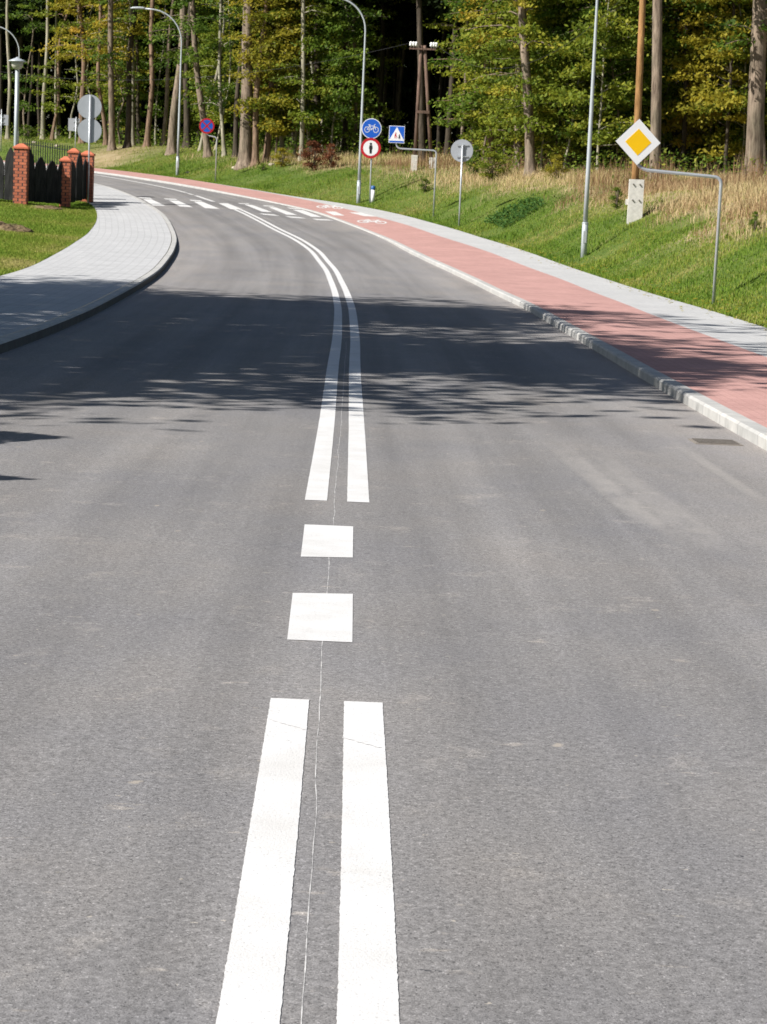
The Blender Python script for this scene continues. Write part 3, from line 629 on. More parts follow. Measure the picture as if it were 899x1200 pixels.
# ------------------------------------------------------------------ forest
GE = 'trees along the forest edge'
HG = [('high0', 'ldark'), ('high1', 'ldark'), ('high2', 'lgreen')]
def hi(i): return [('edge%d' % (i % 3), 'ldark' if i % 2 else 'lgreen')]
TR = [  # base x, base y, width, x at top of picture, bark, extra low crown, label
 (9, 153, 4.5, 11, 'barkp', None, 'slim pale trunk behind the lantern at the picture edge'),
 (50, 158, 5, 55, 'barkp', None, 'straight pale grey trunk just right of the lantern post'),
 (61, 158, 4, 66, 'barkr', ('thin0', 'lmid'), 'thin brownish trunk with leafy twigs beside the straight pale trunk'),
 (66, 157, 3, 70, 'barkp', None, 'very thin pale stem left of the round sign backs'),
 (96, 168, 6.5, 90, 'barkr', None, 'crooked reddish trunk rising behind the round sign backs'),
 (124, 170, 5, 122, 'barkr', ('thin1', 'lmid'), 'slim brown trunk just right of the round sign backs'),
 (131, 176, 7.5, 130, 'bark', ('thin2', 'lgreen'), 'rough trunk with ivy like twigs where the path bends'),
 (149, 173, 7, 147, 'barkd', None, 'dark straight trunk beside the pale broken looking trunk'),
 (155, 171, 6, 152, 'barkp', None, 'pale trunk between two dark trunks left of the curved lamp'),
 (163, 166, 4.5, 166, 'barkd', None, 'thin dark trunk behind the curved brown trunk'),
 (172, 172, 6.5, 182, 'barkr', None, 'brown trunk bending to the right near the lamp head'),
 (191, 166, 5.5, 204, 'bark', None, 'slender leaning trunk just left of the tall lamp'),
 (201, 181, 10, 211, 'bark', None, 'big light brown leaning trunk crossing the curved lamp arm'),
 (219, 173, 8, 221, 'barkd', None, 'dark brown trunk directly right of the tall curved lamp'),
 (234, 177, 3.5, 262, 'barkp', ('thin0', 'lmid'), 'thin pale stem leaning right behind the no stopping sign'),
 (244, 184, 8, 225, 'bark', None, 'trunk leaning left behind the red and blue no stopping sign'),
 (263, 183, 4.5, 261, 'barkp', ('thin1', 'lgreen'), 'thin whitish trunk just right of the no stopping sign'),
 (276, 184, 6, 283, 'barkd', None, 'dark trunk partly behind the thickest pale brown trunk'),
 (287, 196, 15, 291, 'bark', None, 'thickest trunk of the forest edge with flared roots on the bank'),
 (299, 194, 7.5, 310, 'barkr', ('thin2', 'lyel'), 'slim reddish trunk with yellow leaves right of the thickest trunk'),
 (312, 190, 7.5, 322, 'barkr', None, 'slim brown trunk leaning right with dappled shade'),
 (331, 186, 5, 326, 'barkp', ('low0', 'lyel'), 'pale trunk carrying yellow foliage left of the withered shrub'),
 (353, 188, 5.5, 356, 'barkp', ('thin0', 'lmid'), 'pale slim trunk behind the withered brown shrub'),
 (363, 184, 4.5, 368, 'barkp', None, 'thin pale stem close to the dark mossy trunk'),
 (371, 176, 9, 373, 'barkd', ('thin1', 'lmid'), 'dark mossy trunk above the withered brown shrub'),
 (378, 178, 3.5, 378, 'barkp', None, 'very thin pale stem right of the dark mossy trunk'),
 (403, 176, 6.5, 405, 'barkd', None, 'dark trunk left of the lamp beside the cycle sign'),
 (416, 180, 4, 422, 'bark', None, 'thin trunk hidden behind the lamp beside the cycle sign'),
 (495, 190, 8, 489, 'barkd', None, 'dim trunk standing between the legs of the wooden pylon'),
 (540, 186, 4, 543, 'bark', ('thin2', 'lmid'), 'thin mossy stem above the round grey sign back'),
 (553, 185, 3, 562, 'barkd', None, 'thin dark stem right of the round grey sign back'),
 (576, 188, 7, 578, 'barkr', ('low1', 'lgreen'), 'brown trunk with bright green foliage above the dense bush'),
 (607, 197, 9, 607, 'bark', ('low2', 'lmid'), 'straight trunk clad in yellow green leaves left of its thick neighbour'),
 (622, 207, 11.5, 613, 'bark', ('thin0', 'lmid'), 'thick trunk leaning left with leaves over its middle'),
 (668, 203, 7, 671, 'barkd', ('low3', 'lgreen'), 'dark mossy trunk left of the straight lamp post'),
 (768, 206, 13, 774, 'bark', None, 'thick straight grey trunk behind the yellow diamond sign'),
 (799, 201, 6, 803, 'barkd', None, 'shaded trunk in the gap right of the diamond sign'),
 (850, 201, 4.5, 846, 'barkd', ('low4', 'lyel'), 'leafy slim trunk left of the two trunks at the picture edge'),
 (883, 210, 21, 892, 'bark', None, 'thickest grey trunk at the right end of the forest edge'),
 (897, 206, 8, 899, 'bark', None, 'thinner trunk half hidden behind the thickest right hand trunk'),
]
UP = {4: ('upper1', 'lyel'), 8: ('upper2', 'lyel'), 15: ('upper2', 'lgreen'), 20: ('upper0', 'lyel'), 31: ('upper0', 'lgreen'), 32: ('upper2', 'lyel'), 33: ('upper1', 'lmid'), 36: ('upper2', 'lgreen'), 38: ('upper0', 'lgreen')}
for i, (bx, by, w, tx, bk, low, lab) in enumerate(TR):
    cr = [HG[i % 3]] if 385 < bx < 545 else hi(i)
    if low: cr = cr + [low]
    if i in UP: cr = cr + [UP[i]]
    tree_px('forest_tree', bx, by, w, tx, bk, cr, lab, 'tree', GE, dep={768: 83.5, 883: 84.5, 897: 87, 607: 99, 576: 101}.get(bx), H=23 if w > 5 else 19, seed=i + 1, crook=.22 if w < 9 else .08)
SAP = [  # saplings / understory trees in front of and between the trunks
 (30, 156, 2.5, 28, 'thin0', 'lgreen', 8, 'green understory tree behind the lantern post'),
 (82, 162, 2.5, 84, 'thin1', 'lmid', 9, 'yellow green understory tree above the square sign back'),
 (112, 170, 2.5, 108, 'thin2', 'lmid', 8, 'yellow green understory tree right of the round sign backs'),
 (141, 172, 2.5, 144, 'thin2', 'lmid', 8, 'sparse sapling between the trunks at the path bend'),
 (182, 172, 2.5, 187, 'thin0', 'lgreen', 8, 'green sapling left of the big leaning trunk'),
 (252, 184, 2.5, 258, 'thin1', 'lgreen', 8, 'green sapling right of the no stopping sign'),
 (322, 190, 2.5, 318, 'low3', 'lyel', 9, 'golden leaved sapling between the slim trunks'),
 (345, 190, 3, 341, 'low1', 'lmid', 9, 'yellow green sapling left of the withered shrub'),
 (392, 186, 2.5, 388, 'low2', 'lgreen', 8, 'dark green sapling right of the withered shrub'),
 (565, 193, 2.5, 568, 'low4', 'lmid', 9, 'bright yellowish green sapling left of the brown trunk over the dense bush'),
 (590, 196, 3, 594, 'low0', 'lmid', 9, 'full yellow green sapling between the brown and the leaf clad trunk'),
 (634, 206, 2.5, 640, 'low1', 'lmid', 9, 'yellow green sapling right of the thick left leaning trunk'),
 (650, 204, 3, 655, 'low2', 'lmid', 9, 'dense light green sapling between thick trunk and lamp post'),
 (660, 207, 2.5, 668, 'low4', 'lmid', 9, 'light green sapling close to the lamp post'),
 (700, 206, 3, 694, 'low0', 'lmid', 9, 'dense light green sapling just right of the lamp post'),
 (722, 206, 2.5, 704, 'low3', 'lgreen', 9, 'green sapling with a pale crooked stem left of the diamond sign'),
 (753, 205, 2.5, 744, 'thin2', 'lmid', 9, 'thin yellow green sapling right behind the orange wooden pole'),
 (796, 204, 2.5, 790, 'thin1', 'lgreen', 9, 'sparse green sapling beside the thick grey trunk'),
 (826, 206, 2.5, 822, 'low1', 'lyel', 8, 'yellow sapling in layered sprays right of the diamond sign'),
 (838, 208, 3, 846, 'low3', 'lmid', 8, 'layered sunlit sapling before the dark gap at the right'),
 (866, 208, 2.5, 862, 'low4', 'lmid', 9, 'bright green sapling left of the thickest right hand trunk'),
]
for i, (bx, by, w, tx, ck, lm, H, lab) in enumerate(SAP):
    q = hit(bx, by); q.y = min(q.y, edge_y(bx, '')); back = [.6, 2.2, 1.4][i % 3] if bx > 300 else [3, 5, 4][i % 3]; back += 3.5 if 700 < bx < 810 else 0; q2 = at_y(bx, by, q.y + back); p_ = on_ground(q2.x, q.y + back)
    make_tree('sapling', p_, H, max(.035, w / 2 * p_.y / F), (random.uniform(-.06, .06), random.uniform(-.03, .03)), 'barkp' if i % 3 else 'bark', [(ck, lm)], lab, 'tree', 'leafy saplings under the forest edge', 60 + i, .22)
# trunks deeper in the wood, bark darkened to paint in their shade
GF = 'slim trunks in the dark of the forest'
k = 0
protos = []
for i in range(8):
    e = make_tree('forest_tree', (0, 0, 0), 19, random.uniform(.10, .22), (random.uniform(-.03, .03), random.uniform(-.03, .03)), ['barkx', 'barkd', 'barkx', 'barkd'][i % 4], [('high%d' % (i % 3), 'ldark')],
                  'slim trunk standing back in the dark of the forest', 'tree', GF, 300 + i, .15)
    protos.append(e)
spots = []
tries = 0
while len(spots) < 150 and tries < 6000:
    tries += 1
    y = random.uniform(82, 178); d = random.uniform(9.5, 36)
    x = float(XRW(y) + d / ecos(y))
    if abs(x) > .20 * y + 6 or y < edge_y(CX + (x / y) * F, '') + 6: continue
    if any((x - a) ** 2 + (y - b) ** 2 < 2.2 for a, b in spots): continue
    spots.append((x, y))
for i, (x, y) in enumerate(spots):
    p = protos[i % 8]
    if i < 8: e = p
    else:
        e = p.copy(); COL.objects.link(e)
        for ch in p.children:
            c = ch.copy(); COL.objects.link(c); c.parent = e
    e.location = on_ground(x, y); e.rotation_euler.z = random.uniform(0, 6.28)
    s = random.uniform(.85, 1.15); e.scale = (s, s, s)
# some understory inside the wood
for i in range(26):
    for _ in range(200):
        y = random.uniform(86, 150); d = random.uniform(7.5, 18); x = float(XRW(y) + d / ecos(y)); px = x / y
        if abs(px) < .19 and not (-.01 < px < .042): break
    make_tree('sapling', on_ground(x, y), 8, .04, (random.uniform(-.05, .05), 0), 'barkp', [('low%d' % (i % 5), 'lgreen' if i % 3 else 'lmid')], 'shaded leafy sapling set back between the forest trunks', 'tree', 'saplings inside the forest', 400 + i, .2)
# far wood closing the view: one mass
rs = np.random.default_rng(77); n = 190000
Y = rs.uniform(0, 1, n) * 10; tpar = rs.uniform(-1, 1, n)
yy = 182 + Y - 62 * np.clip(tpar, 0, 1) ** 1.2; xx = -2 + tpar * np.where(tpar > 0, 52, 62)
zz = height(xx, yy) + rs.uniform(-.3, 1, n) * 15 + 1
me = fast_mesh('far_forest', leaf_quads(np.stack([xx, yy, zz], 1), .8, .8, rs), np.arange(n * 4).reshape(n, 4), np.repeat(np.clip(rs.normal(.35, .2, n), 0, 1), 4))
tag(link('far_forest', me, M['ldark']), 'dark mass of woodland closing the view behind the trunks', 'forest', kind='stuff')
# forest floor undergrowth
n = 26000; Y = rs.uniform(80, 165, n); D = 5.5 + rs.uniform(0, 1, n) ** 1.3 * 14; X = XRW(Y) + D / ecos(Y); kk = noise2(X, Y, 2.6, 9) > -.1; X, Y = X[kk], Y[kk]; n = len(X)
Z = height(X, Y) + rs.uniform(0, 1, n) ** 1.6 * .9
me = fast_mesh('undergrowth', leaf_quads(np.stack([X, Y, Z], 1), .15, .6, rs), np.arange(n * 4).reshape(n, 4), np.repeat(np.clip(rs.normal(.45, .25, n), 0, 1), 4))
tag(link('undergrowth', me, M['lgreen']), 'low leafy undergrowth on the forest floor', 'undergrowth', kind='stuff')

# bushes in front of the trees
def bush(name, px, py, wpx, hpx, lm, label, ck=0, cat='bush'):
    p = hit(px, py); e = empty(name, p, label, cat); me = CR['bush%d' % ck][0]
    c = bpy.data.objects.new('foliage', me); COL.objects.link(c); c.parent = e
    if len(me.materials) == 0: me.materials.append(None)
    c.material_slots[0].link = 'OBJECT'; c.material_slots[0].material = M[lm]
    W = wpx * p.y / F; Hh = hpx * p.y / F; c.scale = (W / 2.2, W / 2.2, Hh / 1.55)
    mb = MB(); rs = random.Random(px)
    for i in range(7):
        a = rs.uniform(0, 6.28); q = rs.uniform(.2, .8)
        mb.tube([(0, 0, -.05), (math.cos(a) * W * .2 * q, math.sin(a) * W * .2 * q, Hh * .45), (math.cos(a) * W * .42 * q, math.sin(a) * W * .42 * q, Hh * .85)], [.02, .014, .006], 5)
    mb.build('stem', M['bark'], e)
bush('withered_shrub', 366, 200, 34, 34, 'lred', 'withered shrub with brown red leaves at the forest edge', 0)
bush('withered_shrub', 388, 197, 26, 28, 'lred', 'smaller withered brown shrub left of the cycle sign lamp', 1)
bush('leafy_bush', 577, 212, 46, 32, 'lmid', 'dense yellow green bush right of the round grey sign back', 0)
bush('leafy_bush', 556, 205, 26, 34, 'lgreen', 'dark green bush behind the round grey sign back', 1)
bush('leafy_bush', 652, 212, 34, 30, 'lyel', 'small yellowish bush left of the straight lamp post', 1)
bush('leafy_bush', 330, 196, 24, 22, 'lyel', 'low golden bush left of the withered shrub', 0)
bush('leafy_bush', 308, 200, 14, 8, 'lgreen', 'small green bush at the foot of the thickest trunk', 1)
bush('leafy_bush', 722, 246, 20, 26, 'lgreen', 'green sapling bush left of the concrete pole foot', 0)
bush('leafy_bush', 884, 272, 16, 24, 'lgreen', 'small dark green bush alone in the dry grass', 1)
bush('leafy_bush', 498, 226, 18, 16, 'lgreen', 'small green bush beside the pedestrian sign post', 0)
bush('leafy_bush', 32, 160, 20, 16, 'lgreen', 'bright green bush on the slope behind the fence', 0)
# low nettle patch
X, Y, D = bank_pts(12000, 66, 84, .9, 3.2); cx = hit(585, 252); k = ((X - cx.x) / 1.5) ** 2 + ((Y - cx.y) / 3.2) ** 2 < 1 + .6 * noise2(X, Y, .5, 3); X, Y = X[k], Y[k]; n = len(X)
me = fast_mesh('nettles', leaf_quads(np.stack([X, Y, height(X, Y) + rng.uniform(.03, .24, n)], 1), .11, .5, rng), np.arange(n * 4).reshape(n, 4), np.repeat(rng.uniform(0, 1, n), 4))
tag(link('nettles', me, M['weed']), 'patch of dark green broad leaved weeds on the bank', 'weeds', kind='stuff')

# shade trees beside the road, out of the frame on the left: they throw the shadow across the road
for i, (x, y, ck, s) in enumerate(((-13.6, 19.8, 'shade0', 1.0), (-15.5, 30.0, 'shade1', 1.06), (-25, 22, 'shade2', 1.0))):
    e = make_tree('roadside_tree', on_ground(x, y), 15, .3, (0, 0), 'bark', [(ck, 'lgreen')], ['broad leafy roadside tree nearest the road on the left', 'broad leafy roadside tree further along the left lawn', 'broad leafy tree behind the two roadside trees'][i], 'tree', None, 500 + i, .1)
    e.scale = (s, s, s); e.rotation_euler.z = i * 2.1

def shadow_twigs():  # added out of frame, leaf clumps shaped only to cast two road shadows
    e = empty('roadside_sapling', on_ground(-6.8, 13.4), 'thin roadside sapling with two low branches on the left verge', 'tree'); o = e.location; m = MB()
    m.tube([(0, 0, -.2), (.02, 0, 1.4), (0, 0, 3.2)], [.045, .035, .012], 8); P = []
    for (tx, ty, tz, wd) in ((-4.93, 14.7, 2.45, .85), (-4.62, 11.95, 2.4, .28)):
        t = Vector((tx, ty, tz)) - o; a = Vector((0, 0, 1.8)); m.tube([a, a.lerp(t, .5) + Vector((0, 0, .1)), t], [.025, .016, .005], 6)
        q = rng.uniform(.3, 1, 2200); b = np.array(a)[None] * (1 - q[:, None]) + np.array(t)[None] * q[:, None]; w_ = wd * np.clip((1 - q) / .28, .05, 1) ** .7
        P.append(b + np.stack([rng.normal(0, .03, 2200), rng.uniform(-1, 1, 2200) * w_, rng.normal(0, .05, 2200)], 1))
    m.build('trunk', M['bark'], e, True); P = np.concatenate(P); me = fast_mesh('crown', leaf_quads(P, .13, .6, rng), np.arange(len(P) * 4).reshape(-1, 4), np.repeat(rng.uniform(.2, .7, len(P)), 4)); link('crown', me, M['lgreen'], e)
shadow_twigs()
# ------------------------------------------------------------------ street furniture
def arc_path(pts, r, n=6):
    """polyline with rounded inner corners"""
    out = [Vector(pts[0])]
    for a, b, c in zip(pts[:-2], pts[1:-1], pts[2:]):
        a, b, c = Vector(a), Vector(b), Vector(c); u = (a - b).normalized(); v = (c - b).normalized(); rr = min(r, (a - b).length * .49, (c - b).length * .49)
        p, q = b + u * rr, b + v * rr
        for k in range(n + 1):
            t = k / n; out.append(p * (1 - t) ** 2 + b * 2 * t * (1 - t) + q * t * t)
    return out + [Vector(pts[-1])]
def plate_parts(kind, r, e, loc, rz=0., name='sign_plate', back=False):
    """sign plate, local X right, Z up, front towards -Y"""
    mb = MB(); t = .012
    if kind in ('cycle', 'no_walk', 'no_stop', 'back'):
        mb.prism(disc(r), -t, t, 1)
        if kind == 'back':
            mb.prism(disc(r * .985), -t - .003, -t, 1)
        else:
            mb.prism(disc(r), -t - .002, -t, 2)
    if kind == 'cycle':
        mb.prism(disc(r * .93), -t - .005, -t - .002, 3)
        for q in stroke_quads(bike_strokes()): mb.prism([(x * r * .70, (z - .52) * r * .74) for x, z in q], -t - .009, -t - .005, 2)
    if kind == 'no_walk':
        mb.prism(disc(r), -t - .004, -t - .002, 4); mb.prism(disc(r * .74), -t - .007, -t - .004, 2)
        k = r / .4
        mb.prism(disc(.048 * k, 16, 0, .165 * k), -t - .011, -t - .007, 5)
        mb.prism([(-.055 * k, .11 * k), (-.072 * k, .0), (-.05 * k, -.06 * k), (-.038 * k, -.21 * k), (.045 * k, -.21 * k), (.052 * k, -.06 * k), (.075 * k, .0), (.058 * k, .11 * k)], -t - .011, -t - .007, 5)
    if kind == 'no_stop':
        mb.prism(disc(r), -t - .004, -t - .002, 4); mb.prism(disc(r * .78), -t - .007, -t - .004, 3)
        for a in (45, -45):
            c, s = math.cos(math.radians(a)), math.sin(math.radians(a)); L, w = r * .80, r * .085
            mb.prism([(x * c - z * s, x * s + z * c) for x, z in ((-L, -w), (L, -w), (L, w), (-L, w))], -t - (.0105 if a > 0 else .011), -t - .007, 4)
    if kind == 'walk':
        mb.prism([(-r, -r * 1.08), (r, -r * 1.08), (r, r * 1.08), (-r, r * 1.08)], -t, t, 1)
        mb.prism([(-r, -r * 1.08), (r, -r * 1.08), (r, r * 1.08), (-r, r * 1.08)], -t - .002, -t, 2)
        mb.prism([(-r * .94, -r * 1.02), (r * .94, -r * 1.02), (r * .94, r * 1.02), (-r * .94, r * 1.02)], -t - .005, -t - .002, 3)
        mb.prism([(-r * .88, -r * .62), (r * .88, -r * .62), (0, r * .95)], -t - .008, -t - .005, 2)
        mb.prism([(-r * .94, -r * .80), (r * .94, -r * .80), (r * .94, -r * .63), (-r * .94, -r * .63)], -t - .009, -t - .005, 2)
        # walking figure and cycle
        mb.prism(disc(r * .07, 12, r * .34, -r * .02), -t - .012, -t - .008, 5)
        mb.prism([(r * .27, -r * .1), (r * .24, -r * .55), (r * .32, -r * .55), (r * .35, -r * .35), (r * .40, -r * .55), (r * .48, -r * .55), (r * .42, -r * .1)], -t - .012, -t - .008, 5)
        mb.prism(disc(r * .06, 12, -r * .12, r * .2), -t - .012, -t - .008, 4)
        mb.prism([(-r * .2, r * .12), (-r * .28, -r * .2), (-r * .24, -r * .5), (-r * .16, -r * .5), (-r * .16, -r * .2), (-r * .02, -r * .25), (-r * .0, -r * .5), (r * .06, -r * .5), (r * .04, -r * .18), (-r * .1, -r * .1), (-r * .05, r * .12)], -t - .012, -t - .008, 4)
    if kind == 'square_back':
        mb.prism([(-r, -r * 1.1), (r, -r * 1.1), (r, r * 1.1), (-r, r * 1.1)], -t, t, 1)
    if kind == 'diamond':
        D = lambda q: [(0, -q), (q, 0), (0, q), (-q, 0)]
        mb.prism(D(r), -t, t, 1); mb.prism(D(r * .995), -t - .003, -t, 2); mb.prism(D(r * .58), -t - .007, -t - .003, 6); 
    o = mb.build(name, [M['galv'], M['signback'], M['white'], M['blue'], M['redp'], M['black'], M['yellow']], e)
    o.location = loc; o.rotation_euler = (0, 0, rz)
    return o
def clamps(e, x, zs, y=0., w=.3):
    for z in zs:
        m = MB(); m.box((x, y, z), (w, .02, .035)); m.box((x, y, z), (.09, .09, .05)); m.build('bracket', M['galv'], e)

def gooseneck(base_px, corner_px, arm_px, plate_px, kind, r, label, rz=0., tilt=0.):
    p = hit(*base_px); e = empty('road_sign', p, label, 'road sign')
    L = lambda q: at_y(q[0], q[1], p.y) - p
    c, a, pl = L(corner_px), L(arm_px), L(plate_px)
    c.x *= .25
    mb = MB(); path = arc_path([(0, 0, -.3), c, a, (pl.x, 0, a.z + .10), (pl.x, 0, pl.z + r * .4)], .14)
    mb.tube(path, .031, 12); mb.build('pole', M['galv'], e, True)
    o = plate_parts(kind, r, e, (pl.x, -.055, pl.z), rz); o.rotation_euler.y = tilt
    clamps(e, pl.x, (pl.z - r * .25, pl.z + r * .25), -.02, .2)
    return e
gooseneck((836, 358), (847, 208), (755, 199), (747.5, 166.5), 'diamond', .425, 'white and yellow diamond sign on a grey bent pole', 0.12)
gooseneck((508, 254), (512.5, 176.5), (468, 174), (465, 157.5), 'walk', .29, 'blue square crossing sign with white triangle on a bent pole', 0.05)
gooseneck((252.5, 213.5), (255, 161), (245, 159), (242.5, 147.5), 'no_stop', .36, 'round red and blue no stopping sign on a bent pole', 0.15)

def post_sign(base, plates, label, top, rz=0., brk=True):
    p = hit(*base); e = empty('road_sign', p, label, 'road sign'); t = at_y(top[0], top[1], p.y) - p
    m = MB(); m.tube([(0, 0, -.3), (t.x * .3, 0, t.z)], .032, 12); m.build('pole', M['galv'], e, True)
    for kind, px, py, rpx, yo in plates:
        q = at_y(px, py, p.y) - p; r = rpx * p.y / F
        plate_parts(kind, r, e, (q.x, yo, q.z), rz)
        if brk: clamps(e, t.x * .3 * q.z / t.z, (q.z - r * .5, q.z + r * .5), (yo * .3), min(.5, r * 1.1))
    return e
post_sign((433.5, 238), [('cycle', 435.5, 150.5, 11.6, -.055), ('no_walk', 434.5, 173.5, 11.8, -.055)], 'blue round cycle sign above a red ringed no walking sign', (435.5, 142), .08)
post_sign((538, 266), [('back', 541.5, 176.5, 13, .07)], 'grey back of a round sign on a post right of the crossing sign', (542, 169.5), -.05)
post_sign((103, 238), [('back', 104.8, 125, 14, .07), ('back', 104.8, 153, 14, .07)], 'grey backs of two round signs stacked on one post by the fence', (105.5, 111), .03, False)

def far_sign(px, base, plates, label):
    p = hit(*base); return post_sign(base, plates, label, px)
far_sign((90.5, 137), (88, 178), [('square_back', 86.5, 146, 6.6, .06)], 'grey back of a square sign behind the round sign backs')
far_sign((1.5, 128), (1, 178), [('square_back', 4, 140.5, 5.5, .06)], 'grey back of a small square sign at the left picture edge')

# street lamps with curved arms
def street_lamp(base, mid, top_px, arm, label, r0=.085, r1=.036, H=None):
    p = hit(*base); e = empty('street_lamp', p, label, 'street lamp', 'tall curved street lamps along the road')
    L = lambda q: at_y(q[0], q[1], p.y) - p
    b = MB(); b.tube([(0, 0, -.2), (0, 0, .9), (0, 0, .92)], [r0, r0, r0 * .8], 14); b.tube([(0, 0, .9), (0, 0, .94)], r0 * 1.05, 14); b.build('base_tube', M['lampm'], e, True)
    d = MB(); d.box((0, -r0, .55), (.09, .02, .32)); d.build('access_door', M['galv'], e)
    t = L(top_px); t.x *= .3
    m = MB()
    if arm:
        pts = [(0, 0, .9)] + [(t.x * f, 0, .9 + (t.z - .9) * f) for f in (.25, .5, .75, .95)]
        Rr = arm[0]; dx = arm[1]
        for a in np.linspace(0, math.pi / 2 * .93, 9): pts.append((t.x + dx * Rr * (1 - math.cos(a)), 0, t.z + Rr * math.sin(a)))
        x0, z0 = pts[-1][0], pts[-1][2]; pts.append((x0 + dx * .5, 0, z0 + .03))
        rad = list(np.linspace(r0 * .8, r1, 5)) + [r1] * (len(pts) - 5)
        m.tube(pts, rad, 12); m.build('mast', M['lampm'], e, True)
        h = MB(); hx = x0 + dx * .75
        h.tube([(hx - dx * .3, 0, z0 + .04), (hx - dx * .22, 0, z0 + .05), (hx, 0, z0 + .055), (hx + dx * .3, 0, z0 + .04), (hx + dx * .42, 0, z0 + .02)], [.04, .05, .06, .05, .02], 12); h.build('lamp_head', M['lampm'], e, True)
    return e
street_lamp((684, 301), None, (700, 0), (1.2, -1), 'tall straight street lamp on the bank right of the cycle path')
street_lamp((420, 239), None, (429, 36), (1.25, -1), 'tall street lamp with curved arm beside the cycle sign')
street_lamp((208, 206), None, (213.5, 50), (1.55, -1), 'tall street lamp arching left beyond the no stopping sign')
street_lamp((20.5, 172), None, (22.5, 62), (1.5, -1), 'farthest curved street lamp behind the lantern')
# lantern lamp behind the fence
p = hit(18, 175); Yl = 95.; q = at_y(18, 200, Yl); p = on_ground(q.x, Yl)
e = empty('lantern_post', p, 'pale lantern post with bowl lamp behind the brick fence', 'lamp post'); k = Yl / F
zb = (at_y(19.5, 80, Yl) - p).z; xx = (at_y(19.5, 80, Yl) - p).x * .3
m = MB(); m.tube([(0, 0, -.2), (xx, 0, zb)], [.085, .07], 14); m.build('pole', M['lampm'], e, True)
m = MB(); m.tube([(xx, 0, zb - .05), (xx, 0, zb), (xx, 0, zb + .1), (xx, 0, zb + .26)], [.06, .16, .22, .25], 18); m.build('bowl', M['lampcap'], e, True)
m = MB(); m.tube([(xx, 0, zb + .262), (xx, 0, zb + .28), (xx, 0, zb + .33), (xx, 0, zb + .40), (xx, 0, zb + .44)], [.36, .365, .26, .07, .03], 18); m.build('lamp_shade', M['lampm'], e, True)

# wooden utility pole on a concrete foot
p = hit(743, 259); e = empty('utility_pole', p, 'orange brown wooden pole on a white concrete foot', 'utility pole'); k = p.y / F
t = at_y(747.5, 0, p.y) - p; s = at_y(743.5, 210, p.y) - p; w = 17 * k
m = MB(); m.box((0, -.14, s.z / 2 - .15), (w, .16, s.z + .3)); m.box((0, .02, s.z / 2 - .35), (w * .7, .10, s.z - .1))
c = m.build('concrete_foot', M['conc'], e)
for zz_ in (.88, .50):
    for sx in (-.22, .22):
        b = MB(); b.tube([(w * sx, -.26, s.z * zz_), (w * sx, -.2, s.z * zz_)], .022, 8); b.build('bolt', M['drain'], c)
m = MB(); m.box((-w * .5 - .03, -.1, s.z * .45), (.08, .05, .16)); m.build('clip', M['conc'], c)
H = 8.5; m = MB(); lx = t.x * .35 / t.z
m.tube([(0, .16, .3)] + [(lx * z, .16, z) for z in (2, 4, 6, H)], list(np.linspace(4.6 * k, 3.4 * k, 5)), 12); m.build('wooden_shaft', M['polew'], e, True)

# wooden A-frame pylon
pa, pb = hit(485, 196), hit(505, 201); Yp = (pa.y + pb.y) / 2; mid = (at_y(485, 196, Yp) + at_y(505, 200, Yp)) / 2; gz = float(height(mid.x, Yp)); base = Vector((mid.x, Yp, gz))
e = empty('wooden_pylon', base, 'dark wooden A shaped power pylon with white insulators', 'power pylon'); k = Yp / F
L = lambda q: at_y(q[0], q[1], Yp) - base
top = L((495.5, 56))
for fx, sx in ((486, -1), (506, 1)):
    f = L((fx, 190)); m = MB(); m.tube([(f.x, 0, .15), (top.x + sx * .075, 0, top.z + .1)], [.085, .07], 10); m.build('leg', M['pold'], e, True)
    m = MB(); m.box((f.x + sx * .02, -.16, f.z - .25), (.26, .2, 1.1 if sx < 0 else .9)); m.build('concrete_foot', M['conc'], e)
q1, q2 = L((489.5, 131)), L((501.5, 131)); m = MB(); m.box(((q1.x + q2.x) / 2, -.10, q1.z), (q2.x - q1.x + .12, .09, .12)); m.build('brace', M['pold'], e)
q1, q2 = L((481, 57)), L((512, 61)); m = MB(); m.box((top.x, -.12, top.z - .05), (q2.x - q1.x, .07, .07)); ca = m.build('crossarm', M['pold'], e)
for px, py in ((481.5, 55.5), (484.7, 54.8), (487.8, 53.6), (505.5, 57), (508.4, 57.8), (511.2, 59.5)):
    q = L((px, py)); m = MB(); m.tube([(q.x, -.12, top.z - .0), (q.x, -.12, top.z + .08)], .015, 6); m.tube([(q.x, -.12, top.z + .05), (q.x, -.12, top.z + .1), (q.x, -.12, top.z + .16), (q.x, -.12, top.z + .2), (q.x, -.12, top.z + .24)], [.05, .075, .06, .07, .03], 10); m.build('insulator', M['porc'], ca, True)
def wire(a, b, sag, label):
    m = MB(); a, b = Vector(a), Vector(b); pts = [a.lerp(b, t) - Vector((0, 0, 4 * sag * t * (1 - t))) for t in np.linspace(0, 1, 25)]
    m.tube([p - a for p in pts], .006, 5); o = m.build('overhead_wire', M['cable']); o.location = a; tag(o, label, 'wire')
ta = base + Vector((top.x, -.12, top.z + .2))
wire(ta + Vector((-.45, 0, 0)), at_y(0, 84, 122) , .9, 'thin wire sagging from the wooden pylon to the left')
wire(ta + Vector((.5, 0, 0)), at_y(735, -8, 75), 1.6, 'thin wire sagging from the wooden pylon towards the orange pole')

